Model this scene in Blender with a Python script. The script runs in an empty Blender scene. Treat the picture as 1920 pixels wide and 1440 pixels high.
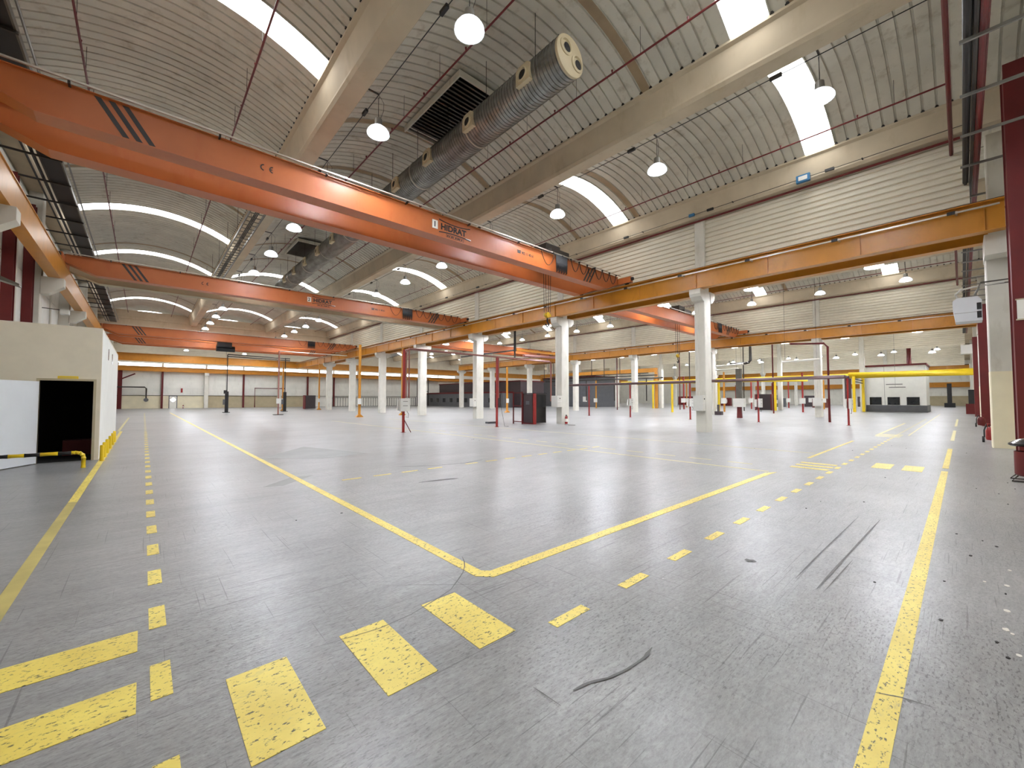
import bpy, math, random
from mathutils import Matrix, Vector
random.seed(7)
S = bpy.context.scene
COL = S.collection

# ---------------------------------------------------------------- camera
cam_d = bpy.data.cameras.new('camera')
cam_d.sensor_width = 36.0
cam_d.lens = 763.62 / 1920.0 * 36.0
cam_d.clip_end = 500
cam = bpy.data.objects.new('camera', cam_d)
COL.objects.link(cam)
RM = Matrix(((0.741708, -0.024577, -0.670273), (-0.670723, -0.027178, -0.74121), (0.0, 0.999328, -0.036643)))
CX = RM.row[0].normalized(); CY_ = (RM.row[1] - CX * CX.dot(RM.row[1])).normalized(); CZ = CX.cross(CY_)
cam.matrix_world = Matrix((CX, CY_, CZ)).to_4x4()
cam.location = (0, 0, 1.55)
S.camera = cam

# ---------------------------------------------------------------- world, exposure
w = bpy.data.worlds.new('sky'); S.world = w; w.use_nodes = True
w.node_tree.nodes['Background'].inputs[0].default_value = (0.75, 0.85, 1.0, 1)
w.node_tree.nodes['Background'].inputs[1].default_value = 0.6
S.view_settings.view_transform = 'Standard'
S.view_settings.look = 'None'
S.view_settings.exposure = 0.0
S.view_settings.gamma = 1.0
S.view_settings.use_curve_mapping = False
S.cycles.max_bounces = 5; S.cycles.diffuse_bounces = 3; S.cycles.glossy_bounces = 2
S.cycles.caustics_reflective = False; S.cycles.caustics_refractive = False
S.cycles.adaptive_threshold = 0.03
S.cycles.use_light_tree = False
LAMP = 262.0      # radiance of a lamp's diffuser
SKYL = 8.5        # radiance of the daylight coming through the roof lights

# ---------------------------------------------------------------- materials
M = {}
def srgb(h):
    h = h.lstrip('#'); o = []
    for i in (0, 2, 4):
        c = int(h[i:i+2], 16) / 255
        o.append(c / 12.92 if c <= 0.04045 else ((c + 0.055) / 1.055) ** 2.4)
    return tuple(o) + (1.0,)
def newmat(name):
    m = bpy.data.materials.new(name); m.use_nodes = True
    nt = m.node_tree
    return m, nt, nt.nodes['Principled BSDF'], nt.nodes.new
def link(nt, a, b): nt.links.new(a, b)
def noise(nt, vec, scale, detail=4, rough=0.55, dist=0.0):
    n = nt.nodes.new('ShaderNodeTexNoise'); n.inputs['Scale'].default_value = scale
    n.inputs['Detail'].default_value = detail; n.inputs['Roughness'].default_value = rough
    n.inputs['Distortion'].default_value = dist
    if vec is not None: nt.links.new(vec, n.inputs['Vector'])
    return n.outputs['Fac']
def ramp(nt, fac, stops):
    r = nt.nodes.new('ShaderNodeValToRGB'); e = r.color_ramp.elements
    while len(e) < len(stops): e.new(0.5)
    for i, (p, c) in enumerate(stops):
        e[i].position = p; e[i].color = c if isinstance(c, tuple) else (c, c, c, 1)
    nt.links.new(fac, r.inputs[0]); return r.outputs[0]
def mix(nt, fac, a, b, mode='MIX'):
    n = nt.nodes.new('ShaderNodeMix'); n.data_type = 'RGBA'; n.blend_type = mode
    for s, v in ((n.inputs[0], fac), (n.inputs[6], a), (n.inputs[7], b)):
        if hasattr(v, 'is_output'): nt.links.new(v, s)
        else: s.default_value = v
    return n.outputs[2]
def mapped(nt, scale=(1, 1, 1), rot=0.0):
    g = nt.nodes.new('ShaderNodeNewGeometry'); mp = nt.nodes.new('ShaderNodeMapping')
    mp.inputs['Scale'].default_value = scale; mp.inputs['Rotation'].default_value[2] = rot
    nt.links.new(g.outputs['Position'], mp.inputs['Vector']); return mp.outputs[0]
def mat(name, col, rough=0.5, metal=0.0, var=0.12, scale=2.0, rand=0.0, bump=0.0, dirt=None, spec=0.5, emis=0.0):
    """painted / raw surface: base colour with soft tonal variation, optional dirt and per-object tint"""
    m, nt, b, new = newmat(name)
    c = srgb(col); b.inputs['Roughness'].default_value = rough; b.inputs['Metallic'].default_value = metal
    b.inputs['Specular IOR Level'].default_value = spec
    v = mapped(nt)
    n = noise(nt, v, scale, 3)
    lo = tuple(x * (1 - var) for x in c[:3]) + (1,); hi = tuple(min(1, x * (1 + var * .6)) for x in c[:3]) + (1,)
    out = ramp(nt, n, [(0.3, lo), (0.7, hi)])
    if dirt:
        d = noise(nt, mapped(nt, (1, 1, 0.35)), scale * 2.3, 4, 0.65)
        f = ramp(nt, d, [(0.55, 0.0), (0.75, dirt[1])])
        out = mix(nt, f, out, srgb(dirt[0]))
    if rand:
        oi = new('ShaderNodeObjectInfo')
        f = ramp(nt, oi.outputs['Random'], [(0.0, 1 - rand), (1.0, 1.0)])
        out = mix(nt, 1.0, out, f, 'MULTIPLY')
    link(nt, out, b.inputs['Base Color'])
    if bump:
        bp = new('ShaderNodeBump'); bp.inputs['Strength'].default_value = bump; bp.inputs['Distance'].default_value = 0.01
        link(nt, noise(nt, v, scale * 12, 2), bp.inputs['Height']); link(nt, bp.outputs[0], b.inputs['Normal'])
    if emis:
        b.inputs['Emission Color'].default_value = (1, 1, 1, 1); b.inputs['Emission Strength'].default_value = emis
    M[name] = m; return m
def emit(name, col, strength):
    m, nt, b, new = newmat(name)
    b.inputs['Base Color'].default_value = srgb(col); b.inputs['Emission Color'].default_value = srgb(col)
    b.inputs['Emission Strength'].default_value = strength; b.inputs['Roughness'].default_value = 0.4
    M[name] = m; return m

mat('roof_stain', '#9c8768', 0.6, 0, 0.15, 1.5)
mat('roof_sheet', '#d9d5c6', 0.55, 0, 0.10, 0.9, rand=0.14, dirt=('#8d7c5c', 0.5))
mat('roof_white', '#d6d3c6', 0.55, 0, 0.08, 0.6)
mat('beam', '#c9baa0', 0.8, 0, 0.13, 0.8, bump=0.12, dirt=('#a08c68', 0.35))
mat('column', '#dcd8cc', 0.75, 0, 0.08, 1.2, bump=0.08, dirt=('#a79d86', 0.35))
mat('cladding', '#ece4d1', 0.5, 0, 0.06, 1.0, rand=0.06)
mat('wall_white', '#eceae1', 0.7, 0, 0.07, 0.7, rand=0.07, dirt=('#aea793', 0.3))
mat('wall_cream', '#ebe1c3', 0.8, 0, 0.08, 1.1, bump=0.06)
mat('wall_tan', '#b9ac8e', 0.85, 0, 0.10, 1.0)
mat('wall_precast', '#c3bfb0', 0.85, 0, 0.12, 0.9, bump=0.12, dirt=('#8b8472', 0.5))
mat('ochre', '#c4842a', 0.32, 0, 0.10, 1.3, dirt=('#8a5a16', 0.35))
mat('crane_orange', '#b76634', 0.36, 0, 0.08, 1.2, dirt=('#a8481a', 0.3))
mat('crane_cream', '#bdb498', 0.6, 0, 0.08, 1.2)
mat('stripe_black', '#383433', 0.5, 0, 0.1)
mat('print_black', '#191617', 0.5, 0, 0.05)
mat('print_white', '#e9e6dc', 0.5, 0, 0.04)
mat('rail_steel', '#c6bfb2', 0.35, 0.6, 0.1)
mat('black', '#141213', 0.5, 0, 0.2)
mat('black_gloss', '#0f0e10', 0.25, 0, 0.2)
mat('dark_metal', '#37312c', 0.45, 0.4, 0.2)
mat('grey_metal', '#8f8d87', 0.4, 0.6, 0.12)
mat('tray_metal', '#6e6a62', 0.4, 0.7, 0.2)
mat('dark_red', '#5e0807', 0.6, 0, 0.15)
mat('post_red', '#96231f', 0.42, 0, 0.12)
mat('pipe_red', '#6a1718', 0.4, 0, 0.12)
mat('pipe_rose', '#a06c62', 0.35, 0.2, 0.12)
mat('pipe_plum', '#5f4748', 0.35, 0.2, 0.15)
mat('yellow_paint', '#e8c51d', 0.4, 0, 0.08)
mat('box_grey', '#dedcd4', 0.5, 0, 0.05)
mat('cabin_tan', '#e6dcc6', 0.85, 0, 0.04, 3.0)
mat('cabin_white', '#efeee6', 0.75, 0, 0.04, 2.0)
mat('door_white', '#e2e5e7', 0.55, 0, 0.03, 2.0)
mat('room_shade', '#0c0b0b', 0.9, 0, 0.1)  # near-black colour for the shade inside the cabin
mat('machine_grey', '#5e5f62', 0.5, 0, 0.1)
mat('machine_dark', '#403436', 0.5, 0, 0.12)
mat('cab_dark', '#2c2224', 0.3, 0, 0.15)
mat('glass_dark', '#1c1f22', 0.12, 0, 0.2)
mat('blue_sign', '#2f6f9c', 0.4, 0, 0.1)
mat('green_sign', '#2e7d4a', 0.5, 0, 0.1)
mat('brown_box', '#6b3a30', 0.6, 0, 0.12)
mat('nozzle', '#d8c9a6', 0.5, 0, 0.06)
mat('louver', '#5a544c', 0.5, 0.3, 0.2)
mat('hook_yellow', '#c9a21e', 0.4, 0, 0.15)
emit('lamp_glow', '#f0f5ff', LAMP)
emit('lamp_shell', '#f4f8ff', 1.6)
emit('skylight', '#fdfeff', SKYL)
emit('window_glow', '#ffffff', 6.0)
emit('tube_glow', '#ffffff', 3.0)
emit('skylight_far', '#fdfeff', SKYL)
for q in ('lamp_shell', 'window_glow', 'tube_glow', 'skylight_far'): M[q].cycles.emission_sampling = 'NONE'

# galvanised spiral duct
m, nt, b, new = newmat('galvanised'); M['galvanised'] = m
b.inputs['Metallic'].default_value = 0.85; b.inputs['Roughness'].default_value = 0.30
n1 = noise(nt, mapped(nt, (1.2, 0.4, 1.2)), 3.0, 5)
link(nt, ramp(nt, n1, [(0.3, srgb('#77756f')), (0.7, srgb('#a5a6a2'))]), b.inputs['Base Color'])

# painted concrete floor
m, nt, b, new = newmat('floor_paint'); M['floor_paint'] = m
v = mapped(nt)
base = ramp(nt, noise(nt, v, 0.16, 3, 0.6), [(0.30, srgb('#989897')), (0.5, srgb('#a6a6a5')), (0.72, srgb('#b1b0ae'))])
dirt_ = ramp(nt, noise(nt, mapped(nt, (0.35, 1.1, 1), 0.25), 0.9, 6, 0.78), [(0.34, 0.66), (0.56, 1.0)])
base = mix(nt, 0.6, base, dirt_, 'MULTIPLY')
cloud = ramp(nt, noise(nt, v, 0.6, 5, 0.75), [(0.30, 0.80), (0.66, 1.0)])
base = mix(nt, 0.9, base, cloud, 'MULTIPLY')
streak = ramp(nt, noise(nt, mapped(nt, (1.3, 6.0, 1), 0.40), 2.4, 6, 0.82), [(0.34, 0.60), (0.60, 1.0)])
base = mix(nt, 0.55, base, streak, 'MULTIPLY')
grain = ramp(nt, noise(nt, mapped(nt, (1.0, 2.6, 1), 0.42), 18.0, 4, 0.8), [(0.34, 0.66), (0.58, 1.0)])
base = mix(nt, 0.8, base, grain, 'MULTIPLY')
zone = ramp(nt, noise(nt, v, 0.45, 4, 0.6), [(0.40, 0.15), (0.62, 1.0)])
fleck = ramp(nt, noise(nt, mapped(nt, (1.0, 3.2, 1), 0.42), 24.0, 2, 0.6), [(0.385, 0.40), (0.43, 1.0)])
base = mix(nt, zone, base, mix(nt, 0.85, base, fleck, 'MULTIPLY'))
for sc_, ro_, th_ in (((1.2, 60.0, 1), 0.75, 0.30), ((1.0, 55.0, 1), -0.25, 0.295), ((70.0, 0.8, 1), -0.1, 0.30)):
    scr = ramp(nt, noise(nt, mapped(nt, sc_, ro_), 0.8, 2, 0.5), [(th_, 0.45), (th_+.03, 1.0)])
    base = mix(nt, 0.7, base, scr, 'MULTIPLY')
wh = ramp(nt, noise(nt, v, 15.0, 2), [(0.785, 0.0), (0.80, 1.0)])
base = mix(nt, wh, base, srgb('#dededa'))
link(nt, base, b.inputs['Base Color'])
b.inputs['Roughness'].default_value = 0.30; b.inputs['Specular IOR Level'].default_value = 0.55
bp = new('ShaderNodeBump'); bp.inputs['Strength'].default_value = 0.22; bp.inputs['Distance'].default_value = 0.006
link(nt, noise(nt, v, 38.0, 2, 0.6), bp.inputs['Height']); link(nt, bp.outputs[0], b.inputs['Normal'])

# worn yellow floor paint
m, nt, b, new = newmat('mark_yellow'); M['mark_yellow'] = m
v = mapped(nt)
base = ramp(nt, noise(nt, v, 1.6, 6, 0.6), [(0.3, srgb('#d9c056')), (0.6, srgb('#ecd768'))])
sp = ramp(nt, noise(nt, mapped(nt, (1, 1.8, 1), 0.4), 26.0, 5, 0.7), [(0.38, 0.0), (0.43, 1.0)])
base = mix(nt, sp, srgb('#5d5637'), base)
wear = ramp(nt, noise(nt, mapped(nt, (1, 3.0, 1), 0.4), 4.0, 9, 0.8), [(0.56, 0.0), (0.72, 0.7)])
base = mix(nt, wear, base, srgb('#a39a72'))
link(nt, base, b.inputs['Base Color']); b.inputs['Roughness'].default_value = 0.42
# faded thin paint far away
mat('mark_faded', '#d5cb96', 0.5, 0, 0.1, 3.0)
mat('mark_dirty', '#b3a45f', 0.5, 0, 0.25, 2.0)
mat('scuff', '#5f5e5c', 0.55, 0, 0.3, 6.0)
mat('floor_patch', '#8f8e8b', 0.5, 0, 0.12, 1.5)

# ---------------------------------------------------------------- mesh helpers
class MB:
    def __init__(s): s.v = []; s.f = []; s.sm = False
    def add(s, vs, fs):
        o = len(s.v); s.v += [tuple(p) for p in vs]; s.f += [tuple(i + o for i in f) for f in fs]; return s
    def box(s, x0, x1, y0, y1, z0, z1):
        return s.add([(x0,y0,z0),(x1,y0,z0),(x1,y1,z0),(x0,y1,z0),(x0,y0,z1),(x1,y0,z1),(x1,y1,z1),(x0,y1,z1)],
                     [(0,3,2,1),(4,5,6,7),(0,1,5,4),(1,2,6,5),(2,3,7,6),(3,0,4,7)])
    def bbox(s, x0, x1, y0, y1, z0, z1, c):
        """vertical box with chamfered vertical edges"""
        pts = [(x0+c,y0),(x1-c,y0),(x1,y0+c),(x1,y1-c),(x1-c,y1),(x0+c,y1),(x0,y1-c),(x0,y0+c)]
        return s.prism(pts, 'z', z0, z1)
    def prism(s, pts, axis, a, b):
        """extrude a closed 2-D outline along an axis: x -> (y,z), y -> (x,z), z -> (x,y)"""
        n = len(pts)
        def P(p, t): return (t,p[0],p[1]) if axis == 'x' else (p[0],t,p[1]) if axis == 'y' else (p[0],p[1],t)
        vs = [P(p, a) for p in pts] + [P(p, b) for p in pts]
        fs = [tuple(range(n)), tuple(range(2*n-1, n-1, -1))] + [(i, i+n, (i+1) % n + n, (i+1) % n) for i in range(n)]
        return s.add(vs, fs)
    def tube(s, path, r, seg=8, cap=True):
        pts = [Vector(p) for p in path]; n = len(pts); vs = []; fs = []
        up = None
        for i, p in enumerate(pts):
            d = (pts[min(i+1, n-1)] - pts[max(i-1, 0)]).normalized()
            if up is None: up = Vector((0,0,1)) if abs(d.z) < .9 else Vector((1,0,0))
            a = d.cross(up)
            if a.length < 1e-4: a = d.cross(Vector((0,1,0)))
            a.normalize(); b = d.cross(a); up = b.cross(d) * 1.0
            rr = r[i] if isinstance(r, (list, tuple)) else r
            for k in range(seg):
                t = 2*math.pi*k/seg
                vs.append(p + a*math.cos(t)*rr + b*math.sin(t)*rr)
        for i in range(n-1):
            for k in range(seg):
                k2 = (k+1) % seg
                fs.append((i*seg+k, i*seg+k2, (i+1)*seg+k2, (i+1)*seg+k))
        if cap: fs += [tuple(range(seg-1, -1, -1)), tuple(range((n-1)*seg, n*seg))]
        return s.add(vs, fs)
    def lathe(s, prof, c=(0,0,0), seg=16, axis='z', cap=False):
        """prof: list of (radius, height)"""
        vs = []; fs = []; n = len(prof)
        for r, h in prof:
            for k in range(seg):
                t = 2*math.pi*k/seg; a, b2 = r*math.cos(t), r*math.sin(t)
                q = (a,b2,h) if axis == 'z' else (a,h,b2) if axis == 'y' else (h,a,b2)
                vs.append((c[0]+q[0], c[1]+q[1], c[2]+q[2]))
        for i in range(n-1):
            for k in range(seg):
                k2 = (k+1) % seg
                fs.append((i*seg+k, i*seg+k2, (i+1)*seg+k2, (i+1)*seg+k))
        if cap: fs += [tuple(range(seg-1, -1, -1)), tuple(range((n-1)*seg, n*seg))]
        return s.add(vs, fs)
    def quad(s, a, b, c, d): return s.add([a,b,c,d], [(0,1,2,3)])

def origin_of(p):
    o = Vector((0,0,0))
    while p is not None: o += p.location; p = p.parent
    return o
def obj(name, mb, material, parent=None, smooth=False, at=None):
    """link the collected geometry (world coordinates) as ONE mesh object"""
    me = bpy.data.meshes.new(name)
    o0 = origin_of(parent) if parent is not None else Vector(at or (0,0,0))
    me.from_pydata([(v[0]-o0.x, v[1]-o0.y, v[2]-o0.z) for v in mb.v], [], mb.f)
    me.materials.append(M[material] if isinstance(material, str) else material)
    if smooth:
        for p in me.polygons: p.use_smooth = True
        me.set_sharp_from_angle(angle=math.radians(40))
    me.update()
    o = bpy.data.objects.new(name, me); COL.objects.link(o)
    if parent is not None: o.parent = parent
    elif at: o.location = at
    return o
def tag(o, label, cat, group=None):
    o['label'] = label; o['category'] = cat
    if group: o['group'] = group
    return o
def thing(name, label, cat, loc=(0,0,0), group=None):
    o = bpy.data.objects.new(name, None); COL.objects.link(o); o.location = loc
    o.empty_display_size = 0.2
    return tag(o, label, cat, group)
def struct(name, mb, material, label, parent=None):
    o = obj(name, mb, material, parent)
    if parent is None:
        o['kind'] = 'structure'; o['label'] = label
    return o
def copy_tree(o, loc=None, label=None, group=None):
    c = o.copy(); COL.objects.link(c)
    if loc is not None: c.location = loc
    if label: c['label'] = label
    if group: c['group'] = group
    for ch in list(o.children):
        d = ch.copy(); COL.objects.link(d); d.parent = c
        for g in list(ch.children):
            e = g.copy(); COL.objects.link(e); e.parent = d
    return c
def share(name, me, parent, loc=(0,0,0)):
    o = bpy.data.objects.new(name, me); COL.objects.link(o); o.parent = parent; o.location = loc; return o
ORD = 'first second third fourth fifth sixth seventh eighth ninth tenth eleventh twelfth thirteenth fourteenth fifteenth sixteenth seventeenth eighteenth nineteenth twentieth twenty-first twenty-second'.split()

def text_mesh(txt, size, bold=0.0):
    cu = bpy.data.curves.new('t', 'FONT'); cu.body = txt; cu.size = size; cu.offset = bold
    cu.align_x = 'LEFT'; cu.resolution_u = 3; cu.extrude = 0.002
    o = bpy.data.objects.new('t', cu); COL.objects.link(o)
    dg = bpy.context.evaluated_depsgraph_get()
    me = bpy.data.meshes.new_from_object(o.evaluated_get(dg))
    bpy.data.objects.remove(o); bpy.data.curves.remove(cu)
    return me
def lettering(name, txt, size, x, y, z, parent, material='print_black', bold=0.0, sx=1.0):
    """flat letters facing -Y, reading along +X"""
    me = text_mesh(txt, size, bold); me.materials.clear(); me.materials.append(M[material])
    o = bpy.data.objects.new(name, me); COL.objects.link(o); o.parent = parent
    o.location = Vector((x, y, z)) - origin_of(parent); o.rotation_euler = (math.pi/2, 0, 0); o.scale = (sx, 1, 1)
    return o

# ---------------------------------------------------------------- the grid of the building
SP = 7.65                                   # vault spacing
BX = [-3.5 + SP*i for i in range(19)]       # beam axes
BAY = 8.75
CYS = [8.2 + BAY*i for i in range(7)]       # column rows (8.2 ... 60.7)
YS, YN = -1.45, 87.0                        # south and north walls
XW, XE = -3.75, BX[18]                      # west and east walls
ZB, ZS, ZC = 10.1, 11.05, 11.9              # beam soffit, vault springing, vault crown

# ================================================================ floor and its markings
floor = struct('floor', MB().quad((XW-.2, YS-.2, 0), (XE+.2, YS-.2, 0), (XE+.2, YN+.2, 0), (XW-.2, YN+.2, 0)), 'floor_paint',
               'grey painted concrete floor of the hall, scuffed and glossy')
def mark(name, x0, x1, y0, y1, m='mark_yellow', z=0.003):
    mb = MB().add([(x0,y0,0),(x1,y0,0),(x1,y1,0),(x0,y1,0),(x0,y0,z),(x1,y0,z),(x1,y1,z),(x0,y1,z)],
                  [(4,5,6,7),(0,1,5,4),(1,2,6,5),(2,3,7,6),(3,0,4,7)])
    return obj(name, mb, m, floor)
# walkway dashes on the left and on the right
k = 0
y = 1.96
while y < 60:
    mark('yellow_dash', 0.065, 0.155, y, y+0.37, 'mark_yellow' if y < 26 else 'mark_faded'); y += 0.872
x = 1.28
x = 2.12
while x < 24.5:
    mark('yellow_dash', x, x+0.36, 1.885, 1.97); x += 0.846
while x < 45:
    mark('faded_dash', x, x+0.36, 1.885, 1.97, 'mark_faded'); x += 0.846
# zebra crossing in the foreground and bars at the left edge
for x0 in (0.375, 0.985, 1.585): mark('crossing_bar', x0, x0+0.30, 2.05, 2.77)
for y0 in (2.77, 3.44): mark('crossing_bar', -0.69, 0.01, y0, y0+0.30)
# solid lines
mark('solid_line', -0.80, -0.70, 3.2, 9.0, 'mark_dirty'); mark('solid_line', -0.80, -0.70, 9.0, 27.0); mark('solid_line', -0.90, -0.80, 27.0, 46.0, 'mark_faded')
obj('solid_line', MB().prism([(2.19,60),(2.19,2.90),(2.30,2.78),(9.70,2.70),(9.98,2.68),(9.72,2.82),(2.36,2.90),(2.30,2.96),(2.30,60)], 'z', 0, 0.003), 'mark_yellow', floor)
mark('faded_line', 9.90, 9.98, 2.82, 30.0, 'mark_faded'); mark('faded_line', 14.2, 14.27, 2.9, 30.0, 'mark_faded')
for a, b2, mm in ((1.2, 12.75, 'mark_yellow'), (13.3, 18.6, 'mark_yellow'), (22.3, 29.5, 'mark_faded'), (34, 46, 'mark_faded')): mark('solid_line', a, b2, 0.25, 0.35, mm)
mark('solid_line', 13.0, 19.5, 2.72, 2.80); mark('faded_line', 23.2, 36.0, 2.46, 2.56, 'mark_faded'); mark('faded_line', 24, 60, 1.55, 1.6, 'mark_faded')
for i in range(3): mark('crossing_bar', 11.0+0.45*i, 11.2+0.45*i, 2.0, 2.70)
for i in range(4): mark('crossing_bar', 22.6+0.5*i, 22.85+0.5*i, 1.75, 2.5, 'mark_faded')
for y0 in (1.12, 0.62): mark('crossing_bar', 12.25, 13.2, y0, y0+0.32)
for i in range(13): mark('yellow_dash', 2.85+0.62*i if i < 4 else 3.25+0.62*i, 3.22+0.62*i if i < 4 else 3.6+0.62*i, 7.95, 8.02)
for i in range(16): mark('faded_dash', 10.75, 10.82, 3.4+0.95*i, 3.95+0.95*i, 'mark_faded')
obj('dark_patch', MB().prism([(2.3,12.3),(3.5,11.2),(4.8,11.45),(3.9,14.4)], 'z', 0, 0.0015), 'floor_patch', floor)
obj('tape_patch', MB().prism([(1.6,8.3),(1.9,8.2),(2.6,8.9),(2.2,8.95)], 'z', 0, 0.001), 'floor_patch', floor)
# gouges and skid marks in the paint
def scuff(name, pts, wd):
    up = []; dn = []; n = len(pts)
    for i in range(n):
        a = Vector(pts[max(i-1, 0)]); b2 = Vector(pts[min(i+1, n-1)]); d = (b2-a).normalized(); q = Vector((-d.y, d.x)); c = Vector(pts[i])
        w_ = wd * (.25 if i in (0, n-1) else 1.0) * random.uniform(.6, 1.3); up.append((c+q*w_)[:2]); dn.append((c-q*w_)[:2])
    vs = [(p[0], p[1], .0042) for p in up+dn]
    obj(name, MB().add(vs, [(i, n+i, n+i+1, i+1) for i in range(n-1)]), 'scuff', floor)
def fine(pts, k=6):
    o = []
    for i in range(len(pts)-1):
        for j in range(k): t_ = j/k; o.append((pts[i][0]*(1-t_)+pts[i+1][0]*t_, pts[i][1]*(1-t_)+pts[i+1][1]*t_))
    return o + [pts[-1]]
scuff('gouge', fine([(1.73,1.43),(1.84,1.41),(1.95,1.36),(2.09,1.33),(2.27,1.32),(2.39,1.34)], 3), .010)
scuff('scratch', [(2.36,3.34),(2.30,3.22),(2.24,3.13),(2.15,3.03),(2.05,2.95),(1.89,2.83),(1.75,2.78),(1.47,2.70),(1.22,2.68),(.74,2.76)], .004)
for pts, wd in (([(1.59,1.59),(1.60,1.40)], .004), ([(1.57,3.22),(2.15,2.72)], .003), ([(1.81,2.67),(2.27,2.62),(2.61,2.53)], .003), ([(4.23,8.74),(5.1,8.25),(5.85,8.1),(6.46,8.26)], .02),
                ([(4.21,1.01),(5.13,1.0),(6.99,.96)], .006), ([(4.1,.84),(5.14,.81),(7.04,.75)], .008), ([(4.07,.79),(5.11,.75)], .004), ([(3.82,6.8),(4.28,6.72),(4.6,6.64)], .05), ([(4.33,1.45),(4.36,1.39),(4.34,1.36)], .035), ([(2.9,.35),(2.95,.26),(2.98,.13)], .005)):
    scuff('scratch', fine(pts, 3), wd)
# loose flakes lying about
random.seed(3)
fl = MB()
for cx_, cy_, n_, spr in ((9.1,12.2,5,.5), (11,1.0,6,1.6), (5.5,.1,7,.9), (6.8,-.3,5,.5), (4.2,.0,5,.5), (7.5,1.2,3,.8), (17,1.1,4,1.5), (1.4,5.2,2,1.0), (12,5.0,4,2.5)):
    for i in range(n_):
        px, py = cx_+random.uniform(-spr,spr), cy_+random.uniform(-spr,spr); r = random.uniform(.008,.02); a = random.random()*3
        pts = [(px+r*math.cos(a+t)*random.uniform(.7,1.6), py+r*math.sin(a+t)*random.uniform(.4,1)) for t in (0,1.3,2.4,3.6,5)]
        fl.prism(pts, 'z', 0.0005, 0.006)
o = obj('floor_flake', fl, 'black'); o['kind'] = 'stuff'; o['label'] = 'small dark flakes of debris scattered over the grey floor'; o['category'] = 'debris'
wh = MB()
for i in range(14):
    px, py = 4.6+random.uniform(-.7,2.0), -.15+random.uniform(-.35,.35); r = random.uniform(.008,.022)
    wh.prism([(px+r*math.cos(t)*1.5, py+r*math.sin(t)) for t in (0,1,2.2,3.3,4.4,5.4)], 'z', 0.0005, 0.003)
o = obj('paint_drip', wh, 'print_white'); o['kind'] = 'stuff'; o['label'] = 'white paint drips on the floor right of the solid yellow line'; o['category'] = 'paint'

# ================================================================ walls
# south wall: precast panels beside the camera
ws = struct('wall_south', MB().box(XW-.2, XE+.2, YS-.2, YS, 0, 13), 'wall_precast', 'cream precast wall panel running along the right side of the hall')
random.seed(5)
for i in range(16):
    x0 = XW + i*BAY*1.0
    for j, (z0, z1, mm) in enumerate(((0.02, 2.35, 'wall_cream'), (2.38, 5.2, 'wall_white'), (5.23, 8.0, 'wall_white'), (8.03, 11.2, 'wall_white'))):
        if x0 < 70: obj('wall_panel', MB().box(x0+.02, x0+BAY-.02, YS, YS+.04, z0, z1), mm, ws)
# west wall
ww = struct('wall_west', MB().box(XW-.2, XW, YS-.2, YN+.2, 0, 13), 'wall_precast', 'pale precast wall on the left behind the cabin and crane runway')
for i in range(9):
    y0 = 8.2 + (i-1)*BAY
    for z0, z1 in ((0.02, 3.3), (3.33, 6.6), (6.63, 9.9)):
        obj('wall_panel', MB().box(XW, XW+.05, y0+.02, y0+BAY-.02, z0, z1), 'wall_precast' if z0 < 3 else 'wall_white', ww)
# east wall
we = struct('wall_east', MB().box(XE, XE+.2, YS-.2, YN+.2, 0, 13), 'wall_white', 'distant pale wall at the far right end of the hall')
for i in range(10):
    y0 = YS + i*BAY
    obj('wall_panel', MB().box(XE-.05, XE, y0+.02, y0+BAY-.02, 0.02, 2.2), 'wall_tan' if i < 2 else 'wall_white', we)
    obj('wall_panel', MB().box(XE-.05, XE, y0+.02, y0+BAY-.02, 2.23, 6.0), 'wall_white', we)
# north wall with ribbon window
wn = struct('wall_north', MB().box(XW-.2, XE+.2, YN, YN+.2, 0, 13), 'wall_white', 'white panelled wall with a ribbon window at the far end of the hall')
edges = [XW, 2.2, 7.9, 13.3, 19.0, 24.0, 29.0, 34.0, 39.0, 44, 49, 54, 59, 64, 70, 76, 82, 88, 94, 100, 106, 112, 118, 124, XE]
for i in range(len(edges)-1):
    x0, x1 = edges[i]+.05, edges[i+1]-.05
    obj('wall_panel', MB().box(x0, x1, YN-.06, YN, 0.02, 2.1), 'wall_cream' if i < 2 else 'wall_tan' if i < 5 else 'wall_white', wn)
    for z0 in (2.13, 3.4, 4.7): obj('wall_panel', MB().box(x0, x1, YN-.05, YN, z0, z0+1.24), 'wall_white', wn)
    if i < 12:
        wd = MB().box(x0+.1, x1-.1, YN-.03, YN-.01, 6.78, 7.28)
        o = obj('window_%d' % (i+1), wd, 'window_glow'); o['kind'] = 'structure'; o['label'] = 'bright ribbon window pane high on the far wall, %s from the left' % ORD[i]
        fr = MB()
        for a in ((x0, x1, 6.68, 6.78), (x0, x1, 7.28, 7.38), (x0, x0+.1, 6.78, 7.28), (x1-.1, x1, 6.78, 7.28)): fr.box(a[0], a[1], YN-.08, YN-.0, a[2], a[3])
        obj('window_frame', fr, 'wall_white', o)
    cl = MB(); pr = [(YN-.02, 7.4)]
    z = 7.4
    while z < 11.0: pr += [(YN-.02, z+.17), (YN-.07, z+.19), (YN-.07, z+.25), (YN-.02, z+.27)]; z += .28
    pr += [(YN, z), (YN, 7.4)]
    cl.prism(pr, 'x', x0-.04, x1+.04); obj('cladding_sheet', cl, 'cladding', wn)
tag(obj('wall_rail', MB().tube([(XW, YN-.12, 2.1), (60, YN-.12, 2.1)], .04, 6), 'dark_metal'), 'thin dark service pipe running along the far white wall', 'pipe')

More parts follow.
